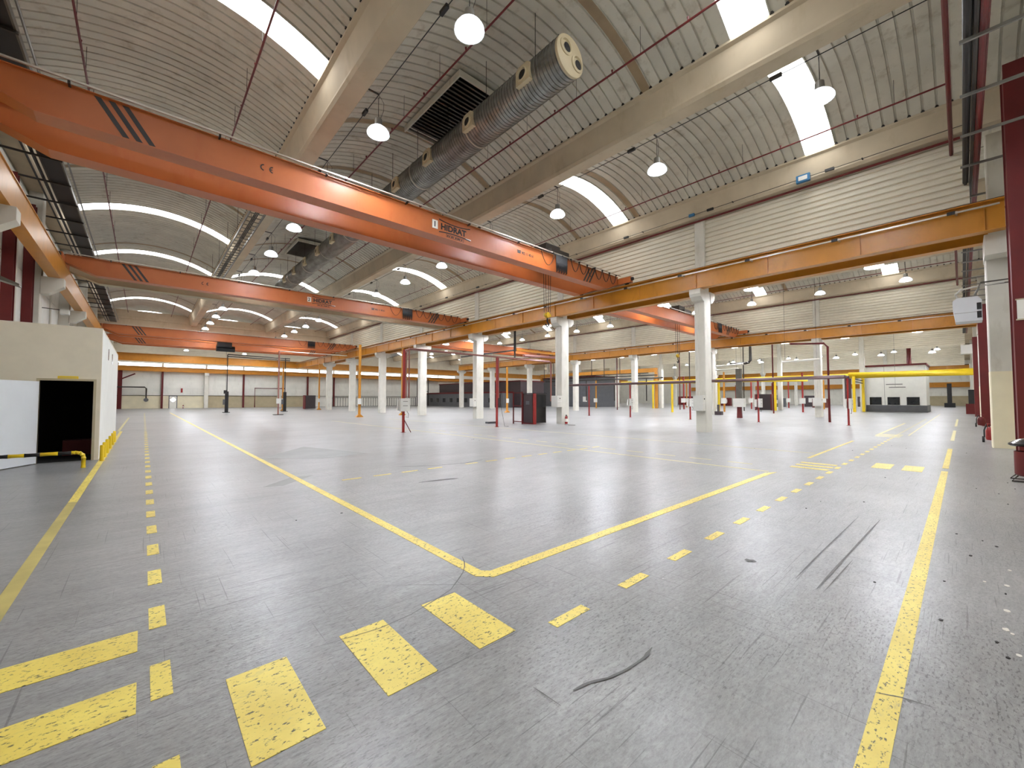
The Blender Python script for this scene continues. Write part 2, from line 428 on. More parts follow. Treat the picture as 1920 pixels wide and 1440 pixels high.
# ================================================================ roof: beams and vaults
def beam(i):
    c = BX[i]
    pts = [(c-.24, ZB), (c+.24, ZB), (c+.30, ZB+.10), (c+.30, ZB+.16), (c+.42, ZS-.12), (c+.52, ZS-.06), (c+.52, ZS+.12), (c-.52, ZS+.12), (c-.52, ZS-.06), (c-.42, ZS-.12), (c-.30, ZB+.16), (c-.30, ZB+.10)]
    which = {0: 'against the left wall', 1: 'left of the long spiral duct', 2: 'right of the long spiral duct', 3: 'above the near ribbed partition'}.get(i, '%s counted from the left wall' % ORD[i])
    return tag(obj('roof_beam', MB().prism([(x-c, z) for x, z in pts], 'y', 0, YN-YS), 'beam', at=None), 'beige concrete roof beam %s' % which, 'beam', 'concrete roof beams'), c
for i in range(19):
    o, c = beam(i); o.location = (c, YS, 0)
# cross beam that closes the vaulted part
tag(obj('cross_beam', MB().prism([(60.4, 9.55), (61.0, 9.55), (61.0, 11.2), (60.4, 11.2), (60.4, 10.5), (60.32, 10.45), (60.32, 10.25), (60.4, 10.2)], 'x', XW, BX[3]), 'beam'),
    'long concrete cross beam behind the third crane at the far end', 'beam')

HW = SP/2 - .50; RV = (HW*HW + (ZC-ZS)**2) / (2*(ZC-ZS))
def arc(t):                                   # t in -1..1 across the vault
    a = math.asin(HW/RV) * t
    return RV*math.sin(a), ZC - RV + RV*math.cos(a), math.sin(a), math.cos(a)
PW = BAY/9
def sheet_mesh(n_y, seg=14, stain=None):
    prof = []
    for k in range(n_y*3):
        y0 = k*PW/3; prof += [(y0, 0), (y0+.262, 0), (y0+.272, .045), (y0+PW/3-.010, .045)]
    prof += [(n_y*PW, 0)]
    mb = MB(); n = len(prof); vs = []
    for i in range(seg+1):
        x, z, sx, cz = arc(-1 + 2*i/seg)
        for (yy, h) in prof: vs.append((x + sx*h, yy, z + cz*h))
    fs = [(i*n+j, (i+1)*n+j, (i+1)*n+j+1, i*n+j+1) for i in range(seg) for j in range(n-1)]
    mb.add(vs, fs); mb.n0 = len(mb.f); mb.st = [i*(n-1)+4*stain for i in range(seg)] if stain is not None else []
    for k in range(n_y*3):                      # black blocks painting in the shade of the open rib ends
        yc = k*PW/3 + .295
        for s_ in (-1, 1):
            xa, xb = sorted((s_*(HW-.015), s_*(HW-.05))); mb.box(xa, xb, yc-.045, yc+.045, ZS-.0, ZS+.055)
    return mb
def mesh_of(name, mb, material, smooth=False):
    me = bpy.data.meshes.new(name); me.from_pydata(mb.v, [], mb.f); me.materials.append(M[material])
    if smooth:
        for p in me.polygons: p.use_smooth = True
    if hasattr(mb, 'n0'):
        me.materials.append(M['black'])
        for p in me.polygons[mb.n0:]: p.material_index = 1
        if mb.st:
            me.materials.append(M['roof_stain'])
            for i in mb.st: me.polygons[i].material_index = 2
    me.update(); return me
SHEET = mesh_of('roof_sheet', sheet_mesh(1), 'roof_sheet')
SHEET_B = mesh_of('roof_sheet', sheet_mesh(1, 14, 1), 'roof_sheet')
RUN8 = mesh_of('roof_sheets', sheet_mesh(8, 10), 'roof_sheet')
sk = MB(); vs = []
for i in range(7):
    x, z, sx, cz = arc(-1 + 2*i/6); vs += [(x, .03, z+.02), (x, PW-.03, z+.02)]
sk.add(vs, [(2*i, 2*i+2, 2*i+3, 2*i+1) for i in range(6)]); SKY = mesh_of('skylight', sk, 'skylight'); SKY2 = mesh_of('skylight', sk, 'skylight_far')
fr = MB(); vs = []
for yy in (0, PW-.03):
    vs = []
    for i in range(15):
        x, z, sx, cz = arc(-1 + 2*i/14); vs += [(x, yy, z-.012), (x, yy+.03, z-.012), (x, yy, z+.05), (x, yy+.03, z+.05)]
    fs = []
    for i in range(14):
        a, b2 = 4*i, 4*i+4; fs += [(a, b2, b2+1, a+1), (a, a+2, b2+2, b2), (a+1, b2+1, b2+3, a+3)]
    fr.add(vs, fs)
SKYF = mesh_of('skylight_frame', fr, 'roof_white')
Y0V = 3.9 - PW - 6*PW                           # first sheet edge: a roof light ends at y = 3.9 in every bay
vault_names = {0: 'above the left wall runway', 1: 'holding the spiral duct', 2: 'left of the near ribbed partition'}
for v in range(18):
    c = BX[v] + SP/2
    base = MB().box(c-.05, c+.05, YS, YN, ZC+.35, ZC+.4)
    root = obj('ceiling', base, 'roof_white', at=(c, 0, 0))
    root['kind'] = 'structure'; root['label'] = 'ribbed metal barrel vault %s' % vault_names.get(v, '%s from the left wall' % ORD[v])
    for bay in range(-1, 10):
        yb = Y0V + bay*BAY
        if yb + BAY < YS or yb > YN: continue
        if v < 6 and bay < 7:
            for k in range(9):
                yy = yb + k*PW
                if yy + PW < YS or yy > YN: continue
                if k == 6 and not (v == 1 and bay in (1, 2, 3)):
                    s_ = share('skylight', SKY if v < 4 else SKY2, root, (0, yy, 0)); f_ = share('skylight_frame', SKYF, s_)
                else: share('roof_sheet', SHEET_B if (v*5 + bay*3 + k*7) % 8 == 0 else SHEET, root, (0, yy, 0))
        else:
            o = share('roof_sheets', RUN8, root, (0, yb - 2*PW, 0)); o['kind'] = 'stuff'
            s_ = share('skylight', SKY2, root, (0, yb + 6*PW, 0))
# unseen cover added over the vaults so that no daylight leaks between the sheets
tag(obj('daylight_blocker', MB().box(XW-.2, XE+.2, YS-.2, YN+.2, 12.6, 12.7), 'dark_metal'), 'unseen cover added above the ribbed vaults to keep daylight out', 'roof')['kind'] = 'structure'

# ================================================================ columns and ribbed partitions
def column(x0, x1, yc, label, sides, top=ZB, half=.235, zc=6.64):
    xc = (x0+x1)/2
    t = thing('concrete_column', label, 'column', (xc, yc, 0), 'concrete columns of the hall')
    obj('shaft', MB().bbox(x0, x1, yc-half, yc+half, 0, zc-.02, .03), 'column', t)
    obj('upper_shaft', MB().bbox(xc-.22, xc+.22, yc-half, yc+half, zc-.02, top, .03), 'column', t)
    for s_ in sides:
        e = x0 if s_ < 0 else x1; q = e + s_*.46
        obj('corbel', MB().prism([(e, zc-.55), (e+s_*.18, zc-.50), (e+s_*.40, zc-.34), (q, zc-.22), (q, zc), (e-s_*.1, zc)], 'y', yc-half-.02, yc+half+.02), 'column', t)
    return t
ordn = ['nearest', 'second', 'third', 'fourth', 'fifth', 'sixth', 'seventh']
rows = {3: 'along the near ribbed partition', 6: 'in the second column row', 9: 'in the third column row', 12: 'in the fourth column row', 15: 'in the fifth column row'}
for bi, where in rows.items():
    for k, yc in enumerate(CYS):
        if bi > 9 and k > 4: continue
        column(BX[bi]-.17, BX[bi]+.55, yc, 'tall white concrete column, %s from the right-hand wall, %s' % (ordn[k], where), (-1, 1) if bi != 9 else ())
# ribbed partitions above the runways
def clad_mesh(L):
    pr = [(0, 0)]; z = 0
    for k in range(4): pr += [(0, z+.11), (.055, z+.150), (.055, z+.190), (0, z+.22)]; z += .22
    pr[-1] = (0, .88)
    back = [(a+.012, b2) for a, b2 in reversed(pr)]
    return mesh_of('cladding_sheet', MB().prism(pr+back, 'y', 0, L), 'cladding')
CL = clad_mesh(BAY-.44)
for bi, z0, n in ((3, 7.40, 3), (6, 7.40, 3), (9, 7.40, 3), (12, 6.5, 4), (15, 6.5, 4)):
    xp = BX[bi] + .06
    root = struct('wall_partition', MB().box(xp+.06, xp+.10, YS, 60.7, z0+.05, z0+.10), 'dark_metal', 'ribbed cream partition hung between the columns %s' % rows[bi][rows[bi].index('in ' if 'in ' in rows[bi] else 'along'):].replace('along the near ribbed partition', 'nearest the camera'))
    for k in range(7):
        ya = CYS[0]-BAY + k*BAY + .22
        for j in range(n): share('cladding_sheet', CL, root, (xp, ya, z0 + .88*j))
    if bi in (3, 6): tag(obj('partition_pipe', MB().tube([(xp-.12, YS+.9, ZB-.10), (xp-.12, 60, ZB-.10)], .045, 8), 'pipe_red'), 'dark red pipe along the top edge of the ribbed partition %s' % ('nearest the camera' if bi == 3 else 'in the second row'), 'pipe')
# south wall columns
for k, bi in enumerate((3, 6, 9, 12)):
    t = thing('concrete_column', 'cream concrete column against the right wall, %s from the camera' % ordn[k], 'column', (BX[bi]+.9, -.95, 0), 'concrete columns of the right wall')
    x0 = BX[bi]+.55; x1 = x0+.62; yp = -.60 if k == 0 else -.80
    obj('shaft', MB().bbox(x0, x1, YS+.04, yp, 2.42, 6.0, .03), 'column', t)
    obj('painted_base', MB().bbox(x0-.004, x1+.004, YS+.04, yp+.004, 0, 2.42, .03), 'wall_cream', t)
    obj('corbel', MB().bbox(x0-.75, x1, YS+.04, yp+.02, 6.0, 6.64, .03), 'column', t)
    obj('upper_shaft', MB().bbox(x0+.05, x1, YS+.04, yp-.1, 6.64, ZB, .03), 'column', t)
# west wall columns
for k, yc in enumerate([8.2-BAY] + CYS + [69.4, 78.2]):
    t = thing('concrete_column', 'grey concrete column on the left wall, %s from the camera side' % ORD[k], 'column', (-3.5, yc, 0), 'concrete columns of the left wall')
    obj('shaft', MB().bbox(-3.72, -3.27, yc-.25, yc+.25, 0, ZB, .03), 'column', t)
    obj('corbel', MB().prism([(-3.27, 5.9), (-3.05, 5.95), (-2.62, 6.3), (-2.62, 6.64), (-3.27, 6.64)], 'y', yc-.26, yc+.26), 'column', t)

# ================================================================ crane runways
def runway_y(xc, y0, y1, label, stiff=2.917, zb=6.64, h=.92, side=-1, detail=True, w=.012):
    t = thing('crane_runway', label, 'crane runway', (xc, y0, zb), 'ochre crane runway beams')
    obj('web', MB().box(xc-w, xc+w, y0, y1, zb+.02, zb+h-.02), 'ochre', t)
    obj('top_flange', MB().box(xc-.18, xc+.18, y0, y1, zb+h-.025, zb+h), 'ochre', t)
    obj('bottom_flange', MB().box(xc-.18, xc+.18, y0, y1, zb, zb+.025), 'ochre', t)
    obj('rail', MB().box(xc-.03, xc+.03, y0, y1, zb+h, zb+h+.07), 'dark_metal', t)
    if detail:
        y = y0 + .4; k = 0
        obj('conductor_rail', MB().box(xc+side*.165, xc+side*.205, y0+.1, y1-.1, zb+h-.20, zb+h-.15), 'rail_steel', t)
        while y < y1:
            obj('stiffener', MB().box(xc-.07, xc+.07, y-.006, y+.006, zb+.025, zb+h-.025), 'ochre', t)
            if y < 40:
                b2 = obj('bracket', MB().box(xc+side*.01, xc+side*.235, y+.55, y+.60, zb+h-.22, zb+h-.14), 'rail_steel', t)
                obj('bracket_end', MB().box(xc+side*.21, xc+side*.26, y+.60, y+.78, zb+h-.23, zb+h-.13), 'black', b2)
            y += stiff
    return t
XR1, XL1 = 18.95, -2.90
runway_y(XL1, YS+.3, 74.8, 'ochre crane runway beam along the left wall', detail=False, w=.15)
runway_y(XR1, -1.0, 74.8, 'ochre crane runway beam along the near side of the first column row')
runway_y(20.35, -1.0, 60.6, 'ochre crane runway beam along the far side of the first column row', detail=False)
runway_y(BX[6]-.5, -1.0, 60.6, 'ochre crane runway beam along the near side of the second column row')
runway_y(BX[6]+.9, -1.0, 60.6, 'ochre crane runway beam along the far side of the second column row', detail=False)
runway_y(BX[15]-.5, -1.0, 60.6, 'ochre runway beam far off, along the fifth column row', detail=False, h=1.1)
def runway_x(yc, x0, x1, label, zb, h, mat_='ochre'):
    t = thing('crane_runway', label, 'crane runway', (x0, yc, zb), 'ochre beams across the far end')
    obj('web', MB().box(x0, x1, yc-.015, yc+.015, zb+.03, zb+h-.03), mat_, t)
    obj('top_flange', MB().box(x0, x1, yc-.2, yc+.2, zb+h-.03, zb+h), mat_, t)
    obj('bottom_flange', MB().box(x0, x1, yc-.2, yc+.2, zb, zb+.03), mat_, t)
    return t
runway_x(75.0, XW+.3, 120, 'deep ochre beam crossing the far end above the ribbon window', 6.72, 1.05)
runway_x(86.4, XW+.3, 120, 'ochre beam on the far wall just below the ribbon window', 5.95, .72)
t = thing('crane_runway', 'ochre beam low on the distant right end wall', 'crane runway', (XE-.4, 10, 5), 'ochre beams across the far end')
obj('web', MB().box(XE-.10, XE-.05, YS+.3, 60, 4.2, 5.3), 'ochre', t); obj('bottom_flange', MB().box(XE-.4, XE-.05, YS+.3, 60, 4.17, 4.2), 'ochre', t)

# ================================================================ overhead travelling cranes
def girder(name, x0, x1, y0, w, zb, zt, m, parent, taper=1.0, lift=.42):
    o = [(x0, zb+lift), (x0+taper, zb), (x1-taper, zb), (x1, zb+lift), (x1, zt), (x0, zt)]
    g = obj(name, MB().prism(o, 'y', y0+.03, y0+w-.03), m, parent)
    fl_ = [(x0, zb+lift-.02), (x0+taper, zb-.02), (x1-taper, zb-.02), (x1, zb+lift-.02), (x1, zb+lift), (x1-taper, zb), (x0+taper, zb), (x0, zb+lift)]
    obj('bottom_flange', MB().prism(fl_, 'y', y0-.02, y0+w+.02), m, g)
    obj('top_flange', MB().box(x0, x1, y0-.02, y0+w+.02, zt, zt+.02), m, g)
    return g
def crane(y, x0, x1, label, number=None, letters=True, far_mat='crane_orange', gap=1.70, festoon=True, hook=None, stripes=True, zb=7.33, zt=8.08, far_dz=0.0):
    t = thing('overhead_crane', label, 'crane', ((x0+x1)/2, y, 7.6), 'orange overhead cranes')
    n = girder('girder', x0+.12, x1-.12, y, .46, zb, zt, 'crane_orange', t)
    f = girder('girder', x0+.12, x1-.12, y+gap, .46, zb+far_dz, zt+far_dz, far_mat, t)
    for xe in (x0, x1):
        obj('end_carriage', MB().box(xe-.12, xe+.12, y-.75, y+gap+1.2, 7.70, 8.0), 'crane_orange', t)
        for yy in (y-.45, y+gap+.9): obj('wheel', MB().lathe([(0,-.06),(.15,-.06),(.15,.06),(0,.06)], (xe, yy, 7.775), 14, 'x'), 'dark_metal', t)
        for yy in (y-.75, y+gap+1.2): obj('buffer', MB().lathe([(.06,-.12),(.09,-.1),(.09,.1),(.06,.12)], (xe, yy, 7.88), 10, 'y', True), 'black', t)
    yf = y - .022
    if stripes:
        for side in (0, 1):
            for k in range(3):
                if side == 0: a = x0+1.95+.22*k; q = [(a, zt-.02), (a+.11, zt-.02), (a+.58, zb+.02), (a+.47, zb+.02)]
                else: a = x1-3.1+.22*k; q = [(a+.47, zt-.02), (a+.58, zt-.02), (a+.11, zb+.02), (a, zb+.02)]
                obj('stripe', MB().prism(q, 'y', y+.022, y+.034), 'stripe_black', n)
    # walkway rail / festoon track along the top edge
    tr = obj('festoon_track', MB().box(x0+.2, x1-.1, y-.16, y-.12, zt+.03, zt+.07), 'rail_steel', t)
    xx = x0 + 1.6
    while xx < x1-.5:
        obj('track_arm', MB().box(xx-.02, xx+.02, y-.13, y+.03, zt-.03, zt+.03), 'dark_metal', t); xx += 2.55
    if letters:
        for cx_, bar in ((x0+5.13, False), (x0+5.34, True)):
            an = [math.radians(90 + 180*i/12) for i in range(13)]; zc_ = zb+.385
            out = [(cx_+.085*math.cos(q), zc_+.085*math.sin(q)) for q in an]; inn = [(cx_+.060*math.cos(q), zc_+.060*math.sin(q)) for q in reversed(an)]
            ce = MB().prism(out+inn, 'y', y+.022, y+.033)
            if bar: ce.box(cx_-.07, cx_-.012, y+.022, y+.033, zc_-.012, zc_+.012)
            obj('ce_mark', ce, 'print_black', n)
        obj('number_plate', MB().box(x0+10.27, x0+10.49, y+.012, y+.03, zb+.24, zb+.54), 'print_white', n)
        lettering('number', number, .27, x0+10.30, y+.008, zb+.30, n, 'print_black', 0.006)
        lettering('maker_name', 'HIDRAT', .30, x0+10.62, y+.028, zb+.29, n, 'print_black', 0.012, 1.02)
        def swoosh(zc, dz): 
            up = []; dn = []
            for i in range(13):
                u = i/12; z_ = zc + dz*(2*u-1)**2; up.append((x0+10.55+1.36*u, z_+.018)); dn.append((x0+10.55+1.36*u, z_-.018))
            obj('maker_mark', MB().prism(up+dn[::-1], 'y', y+.024, y+.034), 'print_black', n)
        swoosh(zb+.55, .07); swoosh(zb+.22, -.05)
        fr = MB(); a0, a1, c0, c1 = x0+10.85, x0+11.62, zb+.055, zb+.165
        for q in ((a0,a1,c0,c0+.012),(a0,a1,c1-.012,c1),(a0,a0+.012,c0,c1),(a1-.012,a1,c0,c1)): fr.box(q[0], q[1], y+.024, y+.033, q[2], q[3])
        obj('maker_frame', fr, 'print_black', n)
        ln = MB()
        for i, wd_ in enumerate((.07, .05, .08, .03, .07, .09, .05, .06)): ln.box(x0+10.89+.088*i, x0+10.89+.088*i+wd_*.85, y+.026, y+.033, zb+.085, zb+.135)
        obj('maker_line', ln, 'print_black', n)
        obj('light_scuff', MB().box(x0+11.70, x0+11.95, y+.026, y+.033, zb+.19, zb+.225), 'print_white', n)
        lettering('phone_number', '902 11 40 61', .16, x0+14.60, y+.028, zb+.34, n, 'print_black', 0.006, .85)
        tp = MB().box(x0+14.36, x0+14.54, y+.024, y+.033, zb+.34, zb+.42).box(x0+14.34, x0+14.56, y+.024, y+.033, zb+.43, zb+.47)
        obj('phone_sign', tp, 'print_black', n)
    if festoon:
        fc = x1 - 4.4
        for k in range(7):
            xa, xb = x1-.5-k*.62, x1-.5-(k+1)*.62
            pts = [(xa+(xb-xa)*i/10, y-.14, zt+.02-.52*(1-((i-5)/5)**2)) for i in range(11)]
            if xb < fc: break
            obj('festoon_cable', MB().tube(pts, .018, 5), 'black', t)
        bnd = MB()
        for k in range(14):
            xa = fc-.10-.055*k; dz_ = .74 + .06*math.sin(k*2.1)
            bnd.tube([(xa, y-.14, zt+.02), (xa-.01, y-.15, zt-.35), (xa-.02, y-.14, zt-dz_), (xa-.05, y-.16, zt-.35), (xa-.04, y-.14, zt+.02)], .018, 5)
        obj('cable_bundle', bnd, 'black', t)
        pts = [(fc-.95-.9*i/10, y-.14, zt+.02-.62*(1-((i-5)/5)**2)) for i in range(11)]
        obj('festoon_cable', MB().tube(pts, .016, 5), 'black', t)
        for k in range(9): obj('cable_trolley', MB().box(x1-.5-k*.62-.04, x1-.5-k*.62+.04, y-.17, y-.11, zt-.01, zt+.04), 'black', t)
    if hook:
        hx, hz = hook; ym = y + gap/2 + .23
        tb = obj('trolley', MB().box(hx-.6, hx+.6, y+.2, y+gap+.3, zt+.10, zt+.45).box(hx-.5, hx+.5, ym-.4, ym+.4, zt+.45, zt+.85), 'dark_metal', t)
        for dx, dy in ((-.22,-.1),(-.14,.1),(.14,-.1),(.22,.1)): obj('hoist_rope', MB().tube([(hx+dx, ym+dy, zt+.15), (hx+dx*.8, ym+dy, hz+.15)], .013, 5), 'dark_metal', t)
        hb = obj('hook_block', MB().lathe([(.0,-.08),(.13,-.08),(.15,-.04),(.15,.04),(.13,.08),(0,.08)], (hx, ym, hz), 14, 'y').box(hx-.22, hx+.22, ym-.05, ym+.05, hz-.06, hz+.06), 'hook_yellow', t)
        obj('hook', MB().tube([(hx, ym, hz-.15), (hx, ym, hz-.30), (hx+.10, ym, hz-.40), (hx+.09, ym, hz-.52), (hx, ym, hz-.57), (hx-.10, ym, hz-.50), (hx-.11, ym, hz-.42)], [.035,.035,.04,.045,.045,.035,.02], 8), 'black', hb)
    return t
crane(12.3, XL1, XR1, 'nearest orange double-girder overhead crane bearing the number 1', '1', hook=(14.4, 5.6))
crane(27.0, XL1, XR1, 'second orange overhead crane bearing the number 2', '2', far_mat='crane_cream', gap=1.5, far_dz=-.06)
crane(49.8, XL1, XR1, 'far dark orange overhead crane near the cross beam with a black hoist', '3', letters=False, gap=1.7)
crane(57.2, XL1, XR1, 'farthest dark orange overhead crane just before the cross beam', '4', letters=False, festoon=False)
crane(14.1, 20.35, BX[6]-.5, 'orange overhead crane beyond the first column row', None, letters=False, hook=(31.6, 5.0))
crane(38.0, 20.35, BX[6]-.5, 'orange overhead crane deep beyond the first column row', None, letters=False, festoon=False)
t = thing('crane_hoist', 'black hoist unit hanging under the far dark orange crane', 'hoist', (6.1, 51.5, 6.9))
obj('hoist_body', MB().box(5.5, 6.7, 50.8, 51.8, 6.9, 7.45), 'black', t)
obj('hoist_drum', MB().lathe([(0,-.8),(.3,-.8),(.3,.8),(0,.8)], (6.2, 51.3, 6.75), 14, 'x'), 'black_gloss', t)
obj('hoist_chain', MB().tube([(6.3, 51.3, 6.6), (6.3, 51.3, 2.4)], .012, 5), 'dark_metal', t)
obj('pendant_control', MB().box(6.15, 6.45, 51.2, 51.4, 2.1, 2.45), 'black', t)

# ================================================================ spiral air duct
DX, DZ, DR = 8.0, 10.45, .51
t = thing('air_duct', 'long galvanised spiral air duct hung under the middle vault', 'air duct', (DX, 6.6, DZ))
prof = []; y = 6.6
while y < 36.2:
    prof += [(DR, y), (DR, y+.085), (DR+.020, y+.092), (DR+.020, y+.113)]; y += .12
o = obj('duct_pipe', MB().lathe([(r, h-6.6) for r, h in prof], (DX, 6.6, DZ), 36, 'y'), 'galvanised', t, smooth=True)
cap = obj('end_cap', MB().lathe([(DR+.012, .06), (DR+.012, -.01), (DR-.02, -.03), (0, -.03)], (DX, 6.6, DZ), 36, 'y'), 'nozzle', t, smooth=True)
for dx, dz in ((-.20, .13), (.24, -.10)):
    nz = obj('end_nozzle', MB().lathe([(.215, -.03), (.215, -.055), (.17, -.075), (.15, -.03), (.12, .05)], (DX+dx, 6.6, DZ+dz), 24, 'y'), 'nozzle', cap, smooth=True)
    obj('nozzle_mouth', MB().lathe([(.12, -.035), (.10, -.04), (0, -.035)], (DX+dx+.03, 6.58, DZ+dz-.02), 20, 'y'), 'black', cap)
for k in range(8): obj('joint_collar', MB().lathe([(DR+.012, -.03), (DR+.03, -.02), (DR+.03, .02), (DR+.012, .03)], (DX, 10.6+3.65*k, DZ), 36, 'y'), 'rail_steel', t, smooth=True)
for k in range(11):
    yy = 7.8 + 2.55*k; a = math.radians(188); cx_, cz_ = DX+DR*math.cos(a), DZ+DR*math.sin(a)
    pl = obj('nozzle_plate', MB().prism([(yy-.27, cz_-.22), (yy+.27, cz_-.22), (yy+.27, cz_+.20), (yy+.17, cz_+.28), (yy-.17, cz_+.28), (yy-.27, cz_+.20)], 'x', cx_-.06, cx_+.10), 'nozzle', t)
    obj('nozzle_ring', MB().lathe([(.19, -.0), (.19, -.035), (.155, -.055), (.13, -.01)], (cx_-.06, yy, cz_), 20, 'x'), 'nozzle', pl, smooth=True)
    obj('nozzle_mouth', MB().lathe([(.135, -.01), (.11, -.03), (0, -.025)], (cx_-.06, yy, cz_), 18, 'x'), 'black', pl)
for k in range(14):
    yy = 7.4 + 2.1*k
    for s_ in (-1, 1): obj('hanger_rod', MB().tube([(DX+s_*.47, yy, DZ+.15), (DX+s_*.47, yy, ZC-.02)], .009, 5), 'dark_metal', t)
    obj('hanger_band', MB().lathe([(DR+.014, -.02), (DR+.018, 0), (DR+.014, .02)], (DX, yy, DZ), 28, 'y'), 'grey_metal', t, smooth=True)
# louvred roof ventilators behind the duct
for k, (ya, yb) in enumerate(((10.2, 13.7), (28.0, 31.2), (44.5, 48))):
    t = thing('roof_ventilator', 'dark louvred ventilator in the middle vault, %s from the camera' % ordn[k], 'ventilator', (7.9, ya, 11.6), 'louvred ventilators beside the duct')
    obj('frame', MB().box(7.0, 7.05, ya-.05, yb+.05, 11.55, 11.75).box(8.75, 8.80, ya-.05, yb+.05, 11.55, 11.75).box(7.05, 8.75, ya-.05, ya, 11.55, 11.75).box(7.05, 8.75, yb, yb+.05, 11.60, 11.75), 'roof_sheet', t)
    obj('shaft', MB().quad((7.05, ya, 11.80), (8.75, ya, 11.80), (8.75, yb, 11.80), (7.05, yb, 11.80)), 'black', t)
    n = 20
    for i in range(n):
        y0 = ya + (yb-ya)*(i+.1)/n; w = (yb-ya)/n
        obj('slat', MB().prism([(y0, 11.62), (y0+w*.25, 11.60), (y0+w*.85, 11.70), (y0+w*.6, 11.72)], 'x', 7.05, 8.75), 'louver', t)

# ================================================================ red sprinkler lines, trays, wires
k = 0
for v in range(6):
    c = BX[v]+SP/2
    for s_ in (-1, 1):
        xx = c + s_*1.78
        if v == 2 and s_ < 0: continue
        where = ('left' if s_ < 0 else 'right') + ' half of the ' + ORD[v] + ' vault from the left wall'
        t = thing('sprinkler_pipe', 'thin red sprinkler pipe under the %s' % where, 'pipe', (xx, 0, 10.88), 'red sprinkler pipes')
        obj('pipe', MB().tube([(xx, .0, 10.88), (xx, 60, 10.88)], .028, 8), 'pipe_red', t)
        if v < 3:
            y = 1.2
            while y < 34:
                obj('hanger', MB().tube([(xx, y, 10.9), (xx, y, 11.66)], .006, 4), 'dark_metal', t)
                obj('sprinkler_head', MB().lathe([(.012,0),(.02,.04),(.03,.09),(0,.10)], (xx, y+.9, 10.90), 8), 'pipe_red', t); y += 2.2
        # riser to the main
        obj('riser', MB().tube([(xx, .0, 10.88), (xx, .03, 10.8), (xx, .03, 9.62)], .03, 8), 'pipe_red', t)
tag(obj('sprinkler_main', MB().tube([(4, .03, 9.6), (60, .03, 9.6)], .06, 10), 'pipe_red'), 'red sprinkler main running along the right wall under the roof', 'pipe')
# pipes along the right wall, ending at the partition
tag(obj('service_pipe', MB().tube([(3, -.25, 8.52), (64, -.25, 8.52)], .075, 10), 'black'), 'thick black service pipe beside the red one high on the right wall', 'pipe')
tag(obj('service_pipe', MB().tube([(3, -.36, 8.5), (64, -.36, 8.5)], .045, 8), 'dark_metal'), 'thin dark grey conduit between the black and red pipes high on the right wall', 'pipe')
tag(obj('service_pipe', MB().tube([(3, -.46, 8.51), (64, -.46, 8.51)], .07, 10), 'pipe_red'), 'brown-red service pipe next to the thick black pipe on the right wall', 'pipe')
for k in range(22):
    xx = 5.2 + 2.1*k
    if abs((xx-20.3)) < .5: xx += .7
    tag(obj('pipe_bracket', MB().box(xx-.025, xx+.025, YS+.05, -.14, 8.37, 8.43), 'grey_metal'), 'grey bracket arm under the wall pipes, %s from the camera' % ORD[k], 'bracket', 'pipe bracket arms')
# dark cable tray and conduits high on the left wall
t = thing('cable_tray', 'dark cable tray with conduits running high along the left wall', 'cable tray', (-2.7, 6, 9.7))
obj('tray_side', MB().box(-2.32, -2.28, 4, 60, 9.68, 9.86), 'tray_metal', t); obj('tray_side', MB().box(-2.82, -2.78, 4, 60, 9.68, 9.86), 'dark_metal', t)
obj('tray_floor', MB().box(-2.78, -2.32, 4, 60, 9.70, 9.72), 'black', t)
for dx, r in ((-2.95, .06), (-3.12, .04)): obj('conduit', MB().tube([(dx, 4, 9.75), (dx, 60, 9.75)], r, 8), 'black', t)
obj('conduit', MB().tube([(-2.2, 4, 9.95), (-2.2, 60, 9.95)], .03, 8), 'grey_metal', t)
for k in range(24): obj('support_arm', MB().box(XW, -2.25, 5+2.2*k, 5.05+2.2*k, 9.62, 9.68), 'dark_metal', t)
# ladder tray left of the second beam
t = thing('cable_ladder', 'galvanised cable ladder under the vault left of the second roof beam', 'cable tray', (3.5, 20, 9.6))
for xx in (3.2, 3.76): obj('ladder_side', MB().box(xx-.02, xx+.02, 19.8, 37.5, 9.57, 9.69), 'tray_metal', t)
for k in range(34): obj('rung', MB().box(3.22, 3.74, 19.9+.52*k, 19.94+.52*k, 9.59, 9.62), 'tray_metal', t)
for k in range(3): obj('cable', MB().tube([(3.42+.06*k, 19.8, 9.65), (3.42+.06*k, 37.5, 9.65)], .025, 6), 'black', t)
for k in range(6):
    for xx in (3.2, 3.76): obj('hanger', MB().tube([(xx, 20.2+3.3*k, 9.66), (xx, 20.2+3.3*k, 11.25 if xx < 3.5 else 10.9)], .008, 4), 'dark_metal', t)
# lighting wires strung along the beams with black joint boxes
WIRES = {1: 'left of the duct', 2: 'right of the duct', 3: 'above the near partition'}
for bi in (1, 2, 3, 4, 5, 6, 7, 8, 9, 10, 11, 13, 14, 16):
    side = -1 if bi == 3 else 1
    off = .62 if bi != 3 else .42
    xx = BX[bi] + side*off; ye = 86.5 if bi < 3 else 61
    t = thing('lighting_wire', 'dark lighting wire strung along the roof beam %s' % WIRES.get(bi, '%s from the left wall' % ORD[bi]), 'wire', (xx, 0, 10.2), 'wires along the roof beams')
    obj('wire', MB().tube([(xx, -.3, 10.22), (xx, ye, 10.22)], .012, 5), 'black', t)
    y = 2.2
    while y < ye:
        obj('wire_clip', MB().box(min(xx, BX[bi]+side*.28)-.01, max(xx, BX[bi]+side*.28)+.01, y-.02, y+.02, 10.225, 10.255), 'dark_metal', t)
        if y < 42 and bi < 4: obj('joint_box', MB().box(xx-.05, xx+.03, y+.8, y+1.08, 10.17, 10.26), 'black', t)
        y += 4.375
